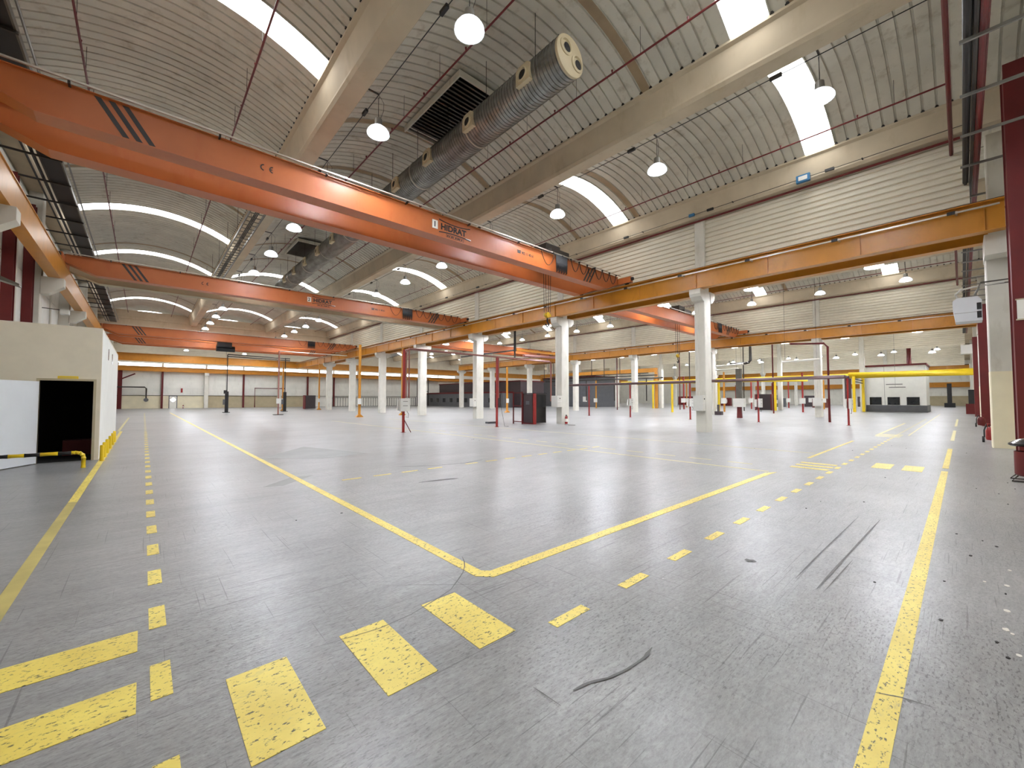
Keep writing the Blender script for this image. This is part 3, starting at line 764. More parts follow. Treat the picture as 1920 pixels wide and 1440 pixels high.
for bi in (3, 6, 9):
    xx = BX[bi] + 1.75
    t = thing('lighting_wire', 'thin wire for the low lamps beyond the %s column row' % {3: 'first', 6: 'second', 9: 'third'}[bi], 'wire', (xx, 0, 10.2), 'wires along the roof beams')
    obj('wire', MB().tube([(xx, YS+.04, 10.22), (xx, 60.4, 10.22)], .010, 5), 'black', t)
    for k in range(10): obj('wire_clip', MB().tube([(xx, 2.2+4.375*k, 10.22), (BX[bi]+.3, 2.2+4.375*k, 10.24)], .006, 4), 'dark_metal', t)
# blue junction boxes on the beam above the partition
t = thing('transmitter_box', 'blue framed box on the beam above the near partition', 'electrical box', (19.0, 4.0, 10.2))
obj('case', MB().box(18.98, 19.12, 3.75, 4.2, 10.08, 10.36), 'blue_sign', t); obj('front', MB().box(18.965, 18.98, 3.83, 4.12, 10.14, 10.30), 'box_grey', t)
t = thing('junction_box', 'small dark blue box on the beam above the nearest column', 'electrical box', (19.0, 8.4, 10.25))
obj('case', MB().box(19.0, 19.1, 8.25, 8.5, 10.18, 10.30), 'blue_sign', t)

# ================================================================ high-bay lamps
def lamp_proto(H):
    t = thing('pendant_lamp', 'x', 'lamp')
    obj('housing', MB().lathe([(0,.44),(.06,.44),(.10,.41),(.11,.24),(.13,.22),(.13,.18)], (0,0,0), 14), 'grey_metal', t, smooth=True)
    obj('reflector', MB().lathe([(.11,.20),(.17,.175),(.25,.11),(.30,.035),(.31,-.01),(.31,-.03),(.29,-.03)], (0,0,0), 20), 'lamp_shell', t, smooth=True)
    obj('diffuser', MB().add([(.305*math.cos(t_*math.pi/5), .305*math.sin(t_*math.pi/5), -.002) for t_ in range(10)], [tuple(range(9, -1, -1))]), 'lamp_glow', t)
    obj('cable', MB().tube([(0,0,.43),(0,0,H-.10)], .008, 5), 'black', t)
    obj('hook', MB().tube([(0,0,H-.10),(.02,0,H-.06),(.02,0,H-.01),(0,0,H+.005)], .008, 5), 'dark_metal', t)
    obj('lead', MB().tube([(.05,0,.42),(.16,.02,H-.38),(.17,.03,H-.14),(.05,.02,H-.01)], .006, 5), 'black', t)
    return t
rowsL = [(BX[1]+.62, 9.1, 19, 'by the roof beam left of the duct'), (BX[2]+.62, 9.1, 19, 'by the roof beam right of the duct'),
         (BX[3]+1.75, 6.75, 9, 'hung low beyond the near partition'),
         (BX[4]+.62, 9.0, 14, 'beside the fifth roof beam'), (BX[5]+.62, 9.0, 14, 'beside the sixth roof beam'),
         (BX[6]+1.75, 6.75, 8, 'hung low beyond the second partition'),
         (BX[7]+.62, 8.6, 13, 'beside the eighth roof beam'), (BX[8]+.62, 8.6, 12, 'beside the ninth roof beam'),
         (BX[9]+1.75, 6.9, 8, 'hung low beyond the third partition'), (BX[10]+.62, 8.4, 9, 'beside the eleventh roof beam'), (BX[11]+.62, 8.4, 9, 'beside the twelfth roof beam'),
         (BX[13]+.62, 8.4, 7, 'beside the fourteenth roof beam'), (BX[14]+.62, 8.4, 7, 'beside the fifteenth roof beam'), (BX[16]+.62, 8.4, 6, 'beside the seventeenth roof beam')]
for x, z, n, where in rowsL:
    proto = lamp_proto(10.22 - z)
    for k in range(n):
        lab = 'glowing high-bay lamp %s, %s from the right wall' % (where, ORD[k])
        loc = (x, 2.2 + 4.375*k, z)
        if k == 0: proto.location = loc; proto['label'] = lab; proto['group'] = 'high-bay lamps'
        else: copy_tree(proto, loc, lab, 'high-bay lamps')

# ================================================================ white cabin at the left
CX0, CX1, CY0, CY1, CH = -3.70, -0.82, 14.85, 23.4, 3.31
t = thing('cabin', 'windowless cream cabin with a dark open doorway at the left', 'cabin', (-2.2, 19, 0))
DX0, DX1, DH = -1.86, -0.95, 2.0
obj('front_wall', MB().box(CX0, DX0, CY0, CY0+.10, 0, CH).box(DX1, CX1, CY0, CY0+.10, 0, CH).box(DX0, DX1, CY0, CY0+.10, DH, CH), 'cabin_tan', t)
obj('side_wall', MB().box(CX1-.10, CX1, CY0+.10, CY1, 0, CH), 'cabin_white', t)
obj('back_wall', MB().box(CX0, CX1-.1, CY1-.1, CY1, 0, CH), 'cabin_white', t)
obj('roof', MB().box(CX0, CX1, CY0, CY1, CH, CH+.06), 'cabin_tan', t)
obj('room_shade_box', MB().box(DX0-.9, DX0-.86, CY0+.1, CY0+3, 0, 2.2).box(DX0-.86, CX1-.1, CY0+3, CY0+3.05, 0, 2.2).box(CX1-.13, CX1-.1, CY0+.1, CY0+3, 0, 2.2).box(DX0-.9, CX1-.1, CY0+.1, CY0+3.05, 2.2, 2.25).box(DX0-.86, CX1-.13, CY0+.1, CY0+3, .002, .006), 'room_shade', t)  # near-black box puts the unlit room's darkness into its colour
obj('door_frame', MB().box(DX0-.05, DX0, CY0-.02, CY0+.12, 0, DH+.05).box(DX1, DX1+.05, CY0-.02, CY0+.12, 0, DH+.05).box(DX0, DX1, CY0-.02, CY0+.12, DH, DH+.05), 'wall_tan', t)
a = (DX0-.02, CY0-.03); d = Vector((-.48, -.88, 0)).normalized(); nrm = Vector((d.y, -d.x, 0))
p = [Vector((a[0], a[1], 0)), Vector((a[0], a[1], 0))+d*1.15]
q = [(v + nrm*s_*.025)[:2] for v, s_ in ((p[0],1),(p[1],1),(p[1],-1),(p[0],-1))]
dl = obj('door_leaf', MB().prism(q, 'z', .02, 1.97), 'door_white', t)
obj('door_handle', MB().tube([(p[1]-d*.12+nrm*.03+Vector((0,0,1.0))), (p[1]-d*.12+nrm*.09+Vector((0,0,1.0))), (p[1]-d*.24+nrm*.09+Vector((0,0,1.0)))], .012, 6), 'grey_metal', dl)
sg = obj('door_sign', MB().box(-1.57, -1.22, CY0-.015, CY0, 2.035, 2.115), 'yellow_paint', t)
obj('sign_stripe', MB().box(-1.55, -1.24, CY0-.018, CY0-.015, 2.068, 2.078), 'wall_tan', sg)
for yy in (17.4, 19.3): obj('slit_window', MB().box(CX1-.02, CX1+.01, yy-.07, yy+.07, 2.72, 3.06), 'glass_dark', t)
t = thing('storage_crate', 'dark red shape barely visible inside the dark cabin doorway', 'crate', (-1.35, 16.6, 0))
obj('crate_body', MB().box(-1.6, -1.05, 16.4, 16.9, .006, .42), 'dark_red', t)
# yellow bollards along the side wall
bl = thing('bollard', 'short yellow bollard beside the cabin wall, nearest the camera', 'bollard', (-.74, 14.5, 0), 'yellow bollards along the cabin')
obj('tube', MB().lathe([(.04,.004),(.04,.37),(.035,.395),(0,.40)], (-.74,14.5,0), 14), 'yellow_paint', bl, smooth=True)
obj('foot_plate', MB().lathe([(0,.004),(.07,.004),(.07,.0),(0,0)], (-.74,14.5,0), 10), 'yellow_paint', bl)
for k, yy in enumerate((15.4, 16.5, 17.9, 19.3, 20.5)): copy_tree(bl, (-.74, yy, 0), 'short yellow bollard beside the cabin wall, %s from the camera' % ORD[k+1])
# low yellow and black guard rail
t = thing('guard_rail', 'low tubular guard rail with yellow and black bands before the cabin', 'guard rail', (-2, 13.35, 0))
RP = [(-.97, 13.35, 0), (-.97, 13.35, .22), (-.985, 13.35, .29), (-1.03, 13.35, .335), (-1.10, 13.35, .35)]
obj('bend', MB().tube(RP + [(-1.16, 13.35, .35)], .042, 12), 'yellow_paint', t, smooth=True)
xs = [-1.16, -1.36, -1.62, -1.84, -2.06, -2.28, -2.5, -2.72, -2.94]
for i in range(8): obj('rail_band', MB().tube([(xs[i], 13.35, .35), (xs[i+1], 13.35, .35)], .042, 12), 'black' if i % 2 == 0 else 'yellow_paint', t, smooth=True)
obj('bend', MB().tube([(-2.94, 13.35, .35), (-3.0, 13.35, .335), (-3.05, 13.35, .29), (-3.06, 13.35, .22), (-3.06, 13.35, 0)], .042, 12), 'yellow_paint', t, smooth=True)
# red steel posts, downpipes and lamps on the left wall above the cabin
for k, yy in enumerate((13.4, 21.9, 25.1, 35.1, 43.8)):
    zl = CH+.07 if CY0 < yy < CY1 else 0
    tag(obj('steel_post', MB().box(-3.69, -3.42, yy-.17, yy-.14, zl, 9.4).box(-3.69, -3.42, yy+.14, yy+.17, zl, 9.4).box(-3.58, -3.54, yy-.14, yy+.14, zl, 9.4), 'dark_red'), 'dark red steel post on the left wall, %s from the camera' % ORD[k], 'steel post', 'red posts on the left wall')
for k, yy in enumerate((18.5, 22.6, 23.0, 23.3, 31.0)):
    tag(obj('downpipe', MB().tube([(-3.62, yy, 3.47), (-3.62, yy, 9.55)], .05, 8), 'column'), 'pale downpipe on the left wall above the cabin, %s from the camera' % ORD[k], 'pipe', 'pale pipes on the left wall')
t = thing('wall_lamp', 'white box floodlight on an arm at the left wall under the runway', 'lamp', (-3.1, 29, 5.7))
obj('arm', MB().tube([(-3.7, 28.6, 5.8), (-3.0, 28.8, 5.8)], .02, 6), 'dark_metal', t); obj('head', MB().box(-3.05, -2.75, 28.6, 29.0, 5.6, 5.8), 'box_grey', t)
t = thing('wall_bracket', 'grey steel arm sticking out from the left wall above the cabin', 'bracket', (-3.6, 19.3, 5.3))
obj('arm', MB().prism([(-3.7, 5.25), (-2.9, 5.0), (-2.9, 5.06), (-3.7, 5.45)], 'y', 19.2, 19.6), 'tray_metal', t)

# ================================================================ right-hand wall: red frame, bin, heater, trolleys
t = thing('steel_post', 'tall dark red steel column at the right edge of the picture', 'steel post', (17.5, -1.2, 0))
obj('flange', MB().box(16.3, 16.36, YS+.05, -.92, 0, 10.2), 'dark_red', t); obj('web', MB().box(16.36, 17.3, -1.02, -.95, 0, 10.2), 'dark_red', t); obj('flange', MB().box(17.3, 17.36, YS+.05, -.92, 0, 10.2), 'dark_red', t)
t = thing('notice_board', 'small white notice in a pale frame on the red column', 'sign', (16.3, -1.1, 3.5))
obj('board', MB().box(16.27, 16.295, -1.28, -.98, 3.55, 4.05), 'print_white', t); obj('frame', MB().box(16.26, 16.30, -1.30, -.96, 3.53, 3.56).box(16.26, 16.30, -1.30, -.96, 4.04, 4.07), 'wall_tan', t)
t = thing('waste_bin', 'dark red waste bin with a black bag lid on wire feet at the right edge', 'bin', (12.35, -.86, 0))
obj('body', MB().lathe([(0,.10),(.20,.10),(.235,.13),(.235,.56),(.225,.56),(.225,.15),(0,.15)], (12.35, -.86, 0), 24), 'dark_red', t, smooth=True)
obj('label_plate', MB().box(12.10, 12.112, -.84, -.74, .50, .60), 'print_white', t)
obj('lid', MB().lathe([(.25,.66),(.285,.68),(.28,.71),(.16,.79),(0,.82)], (12.35, -.84, 0), 22), 'black_gloss', t, smooth=True)
obj('lid_post', MB().tube([(12.15, -.80, .5), (12.13, -.76, .68)], .015, 6).tube([(12.5, -.98, .5), (12.5, -1.0, .68)], .015, 6), 'black', t)
for s_ in (-1, 1): obj('wire_foot', MB().tube([(12.35+s_*.14, -.66, .11), (12.35+s_*.2, -.58, .012), (12.35+s_*.2, -1.1, .012), (12.35+s_*.14, -1.0, .11)], .012, 6), 'dark_metal', t)
t = thing('unit_heater', 'white boxy air heater with sloped top hanging at the right wall', 'heater', (18.6, -.2, 3.9))
obj('body', MB().prism([(-.46, 3.88), (.08, 3.88), (.13, 4.32), (.13, 4.52), (.04, 4.60), (-.38, 4.60), (-.46, 4.48)], 'x', 18.25, 18.95), 'door_white', t)
obj('panel_seam', MB().box(18.243, 18.25, -.44, .10, 4.13, 4.14), 'grey_metal', t)
for z0 in (3.95, 4.20): obj('grille', MB().box(18.238, 18.25, -.445, -.355, z0, z0+.20), 'black', t)
for dx in (18.35, 18.85): obj('hanger', MB().tube([(dx, -.30, 4.6), (dx, -.45, 5.0), (dx, YS+.05, 5.0)], .025, 6), 'tray_metal', t)
obj('gas_hose', MB().tube([(18.3, .02, 4.56), (18.25, .06, 4.72), (18.3, -.05, 4.85), (18.4, -.3, 4.9), (18.4, -.9, 4.95)], .03, 8), 'box_grey', t)
def trolley(x, y, label, m):
    t = thing('extinguisher_trolley', label, 'fire extinguisher', (x, y, 0), 'wheeled extinguishers by the right wall')
    obj('cylinder', MB().lathe([(0,.08),(.13,.10),(.15,.16),(.15,.42),(.11,.52),(.05,.56),(0,.56)], (x, y, 0), 18), m, t, smooth=True)
    for s_ in (-1, 1): obj('wheel', MB().lathe([(0,-.03),(.11,-.03),(.11,.03),(0,.03)], (x+.05, y+s_*.20, .11), 14, 'y'), 'black', t)
    obj('handle', MB().tube([(x-.14, y-.1, .25), (x-.24, y-.1, .68), (x-.24, y+.1, .68), (x-.14, y+.1, .25)], .015, 6), m, t)
    obj('hose', MB().tube([(x, y+.05, .56), (x-.13, y+.12, .66), (x-.2, y+.18, .45), (x-.16, y+.18, .2)], .02, 6), 'black', t)
    return t
trolley(22.3, -.66, 'orange-red wheeled extinguisher behind the near right wall column', 'post_red')
trolley(34.3, -.66, 'dark red wheeled extinguisher farther along the right wall', 'dark_red')
for k, xx in enumerate((35.6, 54.0)): tag(obj('steel_post', MB().box(xx, xx+.6, YS+.05, -.70, 0, 7.0), 'dark_red'), 'broad dark red steel column on the right wall, %s' % ('nearer one beyond the cream column' if k == 0 else 'farther one by the small heater'), 'steel post', 'red columns of the right wall')
t = thing('unit_heater', 'small distant white air heater on the right wall', 'heater', (62, -.4, 6.2))
obj('body', MB().box(61.3, 62.4, -.9, .0, 6.1, 7.0), 'box_grey', t); obj('bracket', MB().box(61.4, 62.2, YS+.05, -.9, 7.0, 7.1), 'dark_metal', t)
t = thing('hose_reel', 'dark red cabinet standing by the right wall far off', 'cabinet', (63, -.6, 0))
obj('body', MB().box(62.7, 63.2, -1.2, -.2, 0, 1.05), 'dark_red', t); obj('top_box', MB().box(62.75, 63.15, -1.1, -.4, 1.05, 2.5), 'black', t)

# ================================================================ red service posts with boxes
def service_post(x, y, label, box=True, h=2.9, brace=False, face='y', grp='red service posts'):
    t = thing('service_post', label, 'post', (x, y, 0), grp)
    obj('foot_plate', MB().box(x-.09, x+.09, y-.09, y+.09, 0, .012), 'dark_red', t)
    obj('post', MB().box(x-.045, x+.045, y-.045, y+.045, .012, h), 'post_red', t)
    if brace: obj('brace', MB().tube([(x+.02, y-.0, .62), (x+.20, y-.35, .02)], .02, 6), 'dark_red', t)
    if box:
        bx = obj('switch_box', MB().bbox(x-.24, x+.24, y-.19, y-.046, .98, 1.58, .02), 'box_grey', t)
        obj('label_strip', MB().box(x-.12, x+.12, y-.194, y-.19, 1.42, 1.45).box(x-.12, x+.12, y-.194, y-.19, 1.22, 1.25), 'grey_metal', bx)
        obj('socket', MB().box(x-.25, x+.05, y+.046, y+.16, 1.02, 1.52), 'box_grey', t)
        obj('cable_loop', MB().tube([(x+.1, y-.1, 1.02), (x+.2, y-.12, .85), (x+.19, y-.1, .68), (x+.08, y-.08, .72)], .012, 5), 'dark_metal', t)
    return t
service_post(8.95, 17.4, 'red service post with grey switch box and slanted brace on the left', True, 3.85, True)
service_post(14.6, 17.4, 'slim red post carrying the rose pipe halfway to the column', False, 3.88)
t = thing('overhead_pipe', 'rose coloured pipe spanning from the braced red post to the second column', 'pipe', (14, 17.4, 3.9))
obj('pipe', MB().tube([(9.05, 17.4, 1.6), (9.05, 17.4, 3.72), (9.10, 17.4, 3.84), (9.2, 17.4, 3.9), (18.9, 17.4, 3.9), (19.02, 17.4, 3.84), (19.05, 17.4, 3.72), (19.05, 17.4, 1.4)], .06, 10), 'pipe_rose', t, smooth=True)
obj('drop_pipe', MB().tube([(9.22, 17.4, 3.85), (9.22, 17.4, 1.6)], .035, 8), 'pipe_rose', t)
obj('drop_pipe', MB().tube([(14.72, 17.4, 3.85), (14.72, 17.4, 1.6)], .035, 8), 'pipe_rose', t)
obj('loose_cable', MB().tube([(14.75, 17.35, 1.6), (14.9, 17.25, .6), (15.0, 17.2, .02), (15.2, 17.1, .015)], .012, 5), 'dark_metal', t)
names = ['rightmost, near the yellow floor squares', 'second from the right', 'third from the right', 'fourth from the right', 'fifth from the right, without cables']
for k, yy in enumerate((4.5, 9.2, 13.8, 18.9, 23.2)):
    service_post(30.6, yy, 'red post with grey switch box under the plum pipe, %s' % names[k], k < 4, 2.75)
t = thing('overhead_pipe', 'plum coloured pipe carried by the row of red service posts', 'pipe', (30.6, 14, 2.85))
obj('pipe', MB().tube([(30.68, 4.45, 1.5), (30.68, 4.45, 2.72), (30.68, 4.5, 2.82), (30.68, 4.65, 2.86), (30.68, 27.5, 2.86)], .115, 10), 'pipe_plum', t, smooth=True)
obj('drop_pipe', MB().tube([(30.6, 4.6, 2.8), (30.6, 4.6, 1.56)], .05, 8), 'pipe_plum', t)
tag(obj('hanging_pipe', MB().tube([(33.5, 5.9, 0.02), (33.5, 5.9, 5.0), (33.5, 6.1, 5.25), (33.5, 8.0, 5.4)], .07, 8), 'dark_red'), 'dark red standpipe between the two rightmost service posts', 'pipe')

# ================================================================ things round the second column
t = thing('control_cabinet', 'dark red and black control cabinet beside the second column', 'cabinet', (18.4, 17.9, 0))
obj('body', MB().box(17.70, 18.75, 17.55, 18.55, .06, 1.86), 'cab_dark', t)
obj('door', MB().box(17.68, 17.70, 17.70, 18.48, .10, 1.82), 'machine_dark', t); obj('door', MB().box(17.86, 18.70, 17.53, 17.55, .10, 1.82), 'black_gloss', t)
obj('corner_trim', MB().box(17.66, 17.84, 17.51, 17.62, .0, 1.88), 'post_red', t); obj('edge_trim', MB().box(17.66, 17.70, 18.48, 18.57, .0, 1.88).box(17.66, 17.70, 17.62, 18.48, .0, .08), 'dark_red', t)
obj('display', MB().box(17.665, 17.68, 17.95, 18.25, 1.20, 1.42), 'machine_grey', t); obj('top', MB().box(17.66, 18.78, 17.51, 18.58, 1.88, 1.92), 'black', t)
t = thing('tube_barrier', 'thin dark red tubular frame left of the control cabinet', 'frame', (17.3, 18.4, 0))
obj('upright', MB().box(17.30, 17.36, 18.2, 18.26, 0, 2.0), 'dark_red', t); obj('upright', MB().box(17.30, 17.36, 19.0, 19.06, 0, 2.0), 'dark_red', t)
for z0 in (.12, 1.1, 1.9): obj('rail', MB().box(17.31, 17.35, 18.26, 19.0, z0, z0+.05), 'dark_red', t)
def ebox(x0, x1, y0, y1, z0, z1, label):
    t = thing('electrical_box', label, 'electrical box', ((x0+x1)/2, (y0+y1)/2, z0), 'grey electrical boxes on columns')
    obj('case', MB().box(x0, x1, y0, y1, z0, z1), 'box_grey', t)
    obj('cover', MB().box(x0+.03, x1-.03, y0-.012, y0, (z0+z1)/2+.02, z1-.03).box(x0+.03, x1-.03, y0-.012, y0, z0+.03, (z0+z1)/2-.02), 'column', t)
    obj('knob', MB().box((x0+x1)/2-.03, (x0+x1)/2+.03, y0-.03, y0-.012, z1-.2, z1-.14), 'black', t)
    obj('conduit', MB().tube([(x0+.15, (y0+y1)/2, z1), (x0+.15, (y0+y1)/2, 5.9)], .03, 8), 'column', t)
ebox(18.80, 19.25, 16.65, 17.15, 1.05, 1.75, 'grey electrical box on the second column beside the control cabinet')
ebox(18.98, 19.26, 7.98, 8.42, 1.0, 1.72, 'grey electrical box low on the nearest column')
ebox(18.98, 19.26, 25.45, 25.95, .95, 1.6, 'grey electrical box on the third column of the near row')
ebox(BX[6]-.5, BX[6]-.18, 7.9, 8.5, .95, 1.65, 'grey electrical box on the nearest column of the second row')
def extinguisher(x, y, label):
    t = thing('fire_extinguisher', label, 'fire extinguisher', (x, y, 0), 'fire extinguishers')
    obj('cylinder', MB().lathe([(0,.0),(.085,.01),(.09,.03),(.09,.40),(.06,.47),(.025,.50),(0,.5)], (x, y, 0), 16), 'post_red', t, smooth=True)
    obj('label_band', MB().lathe([(.0915,.14),(.0915,.33)], (x, y, 0), 16), 'print_white', t, smooth=True)
    obj('valve', MB().box(x-.03, x+.03, y-.03, y+.03, .50, .57), 'black', t); obj('hose', MB().tube([(x+.03, y, .54), (x+.12, y, .48), (x+.11, y, .2)], .014, 6), 'black', t)
extinguisher(19.45, 16.50, 'fire extinguisher with a white label standing at the foot of the second column')
extinguisher(4.9, 86.6, 'tiny red fire extinguisher by the far door')
tag(obj('floor_box', MB().box(16.0, 16.75, 19.9, 20.2, 0, .12), 'machine_grey'), 'flat dark box lying on the floor behind the slim red post', 'box')
tag(obj('fallen_hose', MB().tube([(18.6, 15.9, .012), (18.9, 15.7, .012), (19.0, 15.4, .012), (18.7, 15.2, .012), (18.2, 15.3, .012)], .015, 6), 'grey_metal'), 'thin grey hose curled on the floor before the second column', 'hose')
# green gantry of hoses hung from the roof beyond the second column
t = thing('hose_gantry', 'dark hanging duct with an ochre jib arm left of the second column', 'hanging duct', (20.5, 24.0, 5))
obj('drop', MB().tube([(21.1, 23.0, 11.54), (21.1, 23.0, 5.2)], .10, 10), 'black', t); obj('drop', MB().tube([(21.1, 23.0, 5.2), (21.1, 23.0, 4.6)], .07, 10), 'dark_metal', t)
obj('arm', MB().box(21.2, 26.6, 22.92, 23.08, 5.25, 5.42), 'ochre', t); obj('arm', MB().box(26.5, 26.7, 22.9, 23.1, 3.4, 5.42), 'dark_metal', t)
obj('arm', MB().tube([(21.1, 23.0, 5.3), (21.0, 30.0, 5.3)], .06, 8), 'dark_metal', t); obj('arm', MB().tube([(22, 23.0, 4.95), (26.5, 23.0, 5.05)], .12, 8), 'pipe_rose', t)

# ================================================================ posts and pipes in the left half of the hall
def yellow_post(x, y, h, label, base=True):
    t = thing('support_post', label, 'post', (x, y, 0), 'yellow and ochre support posts')
    obj('post', MB().bbox(x-.09, x+.09, y-.09, y+.09, .02, h, .02), 'ochre', t)
    obj('foot', MB().prism([(x-.30, .0), (x+.30, .0), (x+.30, .03), (x+.10, .22), (x-.10, .22), (x-.30, .03)], 'y', y-.16, y+.16), 'ochre', t)
    obj('valve_box', MB().box(x-.20, x+.10, y-.2, y-.09, 1.1, 1.6), 'box_grey', t)
yellow_post(13.7, 34.6, 6.2, 'ochre support post with a flared foot left of the braced red post')
yellow_post(30.8, 34.9, 5.2, 'ochre support post with a grey box behind the slim red post')
yellow_post(13.6, 60.0, 6.5, 'ochre support post beside the far black hose post')
yellow_post(18.7, 62.0, 6.6, 'ochre support post near the far dark cabinet')
yellow_post(18.5, 36.2, 6.5, 'ochre support post touching the fourth column of the near row')
t = thing('overhead_pipe', 'thin rose pipe frame standing on a slim post left of the yellow posts', 'pipe', (9.8, 44.5, 0))
obj('post', MB().tube([(9.7, 44.5, .05), (9.7, 44.5, 6.2)], .07, 8), 'pipe_rose', t); obj('foot', MB().box(9.3, 10.1, 44.2, 44.8, 0, .06), 'dark_metal', t)
obj('pipe', MB().tube([(9.7, 44.5, 6.2), (16.2, 44.5, 6.2)], .05, 8), 'rail_steel', t); obj('switch_box', MB().box(9.5, 9.9, 44.3, 44.42, 1.1, 1.6), 'box_grey', t)
for k, (xx, lab) in enumerate(((7.0, 'left of the rose pipe frame'), (12.9, 'right of the rose pipe frame'))):
    t = thing('hose_post', 'black hose post with a thin upper mast standing %s' % lab, 'post', (xx, 56, 0), 'black hose posts')
    obj('lower_post', MB().bbox(xx-.16, xx+.16, 55.85, 56.15, .05, 2.4, .04), 'black', t); obj('foot', MB().box(xx-.35, xx+.3, 55.7, 56.3, 0, .06), 'black', t)
    obj('mast', MB().tube([(xx, 56, 2.4), (xx, 56, 6.6)], .05, 8), 'black', t); obj('control_box', MB().box(xx-.35, xx-.16, 55.8, 56.1, .9, 1.5), 'machine_grey', t)
for dz, lab in ((6.62, 'upper'), (6.40, 'lower')): tag(obj('gantry_pipe', MB().tube([(7.0, 56, dz), (13.0, 56, dz-.1), (13.4, 56, dz-.1)], .06, 8), 'dark_metal'), '%s dark pipe joining the tops of the two black hose posts' % lab, 'pipe')

# ================================================================ far wall things
for k, xx in enumerate((-2.75, 2.2, 13.3, 24.0, 29.0)):
    t = thing('steel_post', 'dark red steel post on the far white wall, %s from the left' % ORD[k], 'steel post', (xx, 86.7, 0), 'red posts of the far wall')
    obj('post', MB().box(xx-(.25 if k == 0 else .13), xx+(.25 if k == 0 else .13), 86.55, 86.9, 0, 5.95), 'dark_red', t)
    if k == 0: obj('brace', MB().tube([(xx+.1, 86.5, 4.6), (xx+1.7, 86.5, 5.5)], .10, 6), 'dark_red', t)
for k, xx in enumerate((7.9, 19.0)):
    t = thing('concrete_column', 'pale concrete column on the far wall, %s' % ('left one' if k == 0 else 'right one'), 'column', (xx, 86.6, 0), 'columns of the far wall')
    obj('shaft', MB().bbox(xx-.28, xx+.28, 86.3, 86.9, 0, 5.95, .03), 'column', t); obj('corbel', MB().box(xx-.3, xx+.3, 86.0, 86.35, 5.5, 5.95), 'column', t)
dr = struct('door_1', MB().box(3.15, 4.05, 86.88, 86.94, 0, 2.0), 'wall_white', 'small far door with a bright diamond pane'); 
obj('pane', MB().prism([(3.6, 1.05), (3.95, 1.4), (3.6, 1.75), (3.25, 1.4)], 'y', 86.85, 86.88), 'window_glow', dr); obj('frame', MB().box(3.05, 3.15, 86.85, 86.94, 0, 2.1).box(4.05, 4.15, 86.85, 86.94, 0, 2.1).box(3.15, 4.05, 86.85, 86.94, 2.0, 2.1), 'machine_grey', dr)
tag(obj('wall_sign', MB().box(4.55, 4.8, 86.86, 86.93, 2.6, 3.3), 'post_red'), 'small red sign beside the far door', 'sign')
t = thing('wall_duct', 'dark pipe dropping to a grey fan on the far wall, left of the door', 'pipe', (-1, 86.4, 3))
obj('pipe', MB().tube([(-3.4, 86.4, 3.4), (.1, 86.4, 3.4), (.3, 86.4, 3.2), (.3, 86.4, 1.6)], .10, 8), 'dark_metal', t); obj('fan', MB().lathe([(0,-.12),(.3,-.12),(.3,.12),(0,.12)], (.3, 86.3, 1.4), 14, 'y'), 'machine_grey', t)
tag(obj('wall_pipe', MB().tube([(15.0, 86.3, .02), (15.0, 86.3, 3.5), (19.8, 86.3, 3.5)], .09, 8), 'dark_red'), 'dark red pipe bent along the far wall right of the third red post', 'pipe')
t = thing('dark_cabinet', 'dark brown cabinet standing near the far ochre post', 'cabinet', (19.3, 68, 0))
obj('body', MB().box(18.5, 20.0, 68, 69, .05, 2.1), 'cab_dark', t); obj('trim', MB().box(18.45, 18.55, 67.95, 69.0, .0, 2.12), 'dark_red', t)
# black railing along the far wall
t = thing('safety_railing', 'grey safety railing with thin bars before the far wall', 'railing', (36, 80, 0))
obj('top_rail', MB().box(26, 44, 80, 80.06, 1.75, 1.82), 'dark_metal', t); obj('bottom_rail', MB().box(26, 44, 80, 80.06, .1, .16), 'dark_metal', t)
for k in range(37): obj('bar', MB().box(26+.5*k-.03, 26+.5*k+.03, 80.01, 80.05, .16, 1.75), 'dark_metal', t)
for xx in (26, 44): obj('post', MB().box(xx-.06, xx+.06, 79.98, 80.08, 0, 1.9), 'machine_grey', t)
tag(obj('steel_gate_frame', MB().box(44.1, 44.25, 79.5, 79.65, 0, 6).box(46.8, 46.95, 79.5, 79.65, 0, 6).box(44.25, 46.8, 79.52, 79.63, 3.0, 3.2).box(44.25, 46.8, 79.52, 79.63, 2.4, 2.5), 'dark_metal'), 'dark steel frame standing at the right end of the railing', 'frame')

# ================================================================ grey machine enclosures
t = thing('machine_enclosure', 'long low grey machine enclosure with red trim and small windows', 'machine', (52, 68, 0))
obj('low_body', MB().box(47.5, 50, 55, 84, 0, 2.6), 'machine_grey', t); obj('low_trim', MB().box(47.4, 50, 54.9, 84, 2.6, 2.9), 'dark_red', t)
obj('upper_body', MB().box(50, 56, 53, 80, 0, 4.7), 'machine_dark', t); obj('upper_trim', MB().box(49.9, 56.1, 52.9, 80.1, 4.7, 4.9), 'dark_red', t)
for k in range(9): obj('window', MB().box(47.44, 47.5, 58.0+2.6*k, 58.9+2.6*k, .9, 1.7), 'glass_dark', t)
obj('door_panel', MB().box(47.44, 47.5, 55.6, 57.2, .1, 2.4), 'machine_dark', t)
t = thing('machine_enclosure', 'tall dark grey machine housing behind the second column', 'machine', (68, 55, 0))
obj('body', MB().box(64, 71, 47, 61, 0, 5.8), 'machine_grey', t); obj('window', MB().box(63.95, 64, 55, 56.2, 3.4, 4.4), 'glass_dark', t); obj('hatch', MB().box(63.95, 64, 49, 50, 1.0, 2.0), 'box_grey', t); obj('trim', MB().box(63.9, 71.1, 46.9, 61.1, 5.8, 6.0), 'dark_red', t)

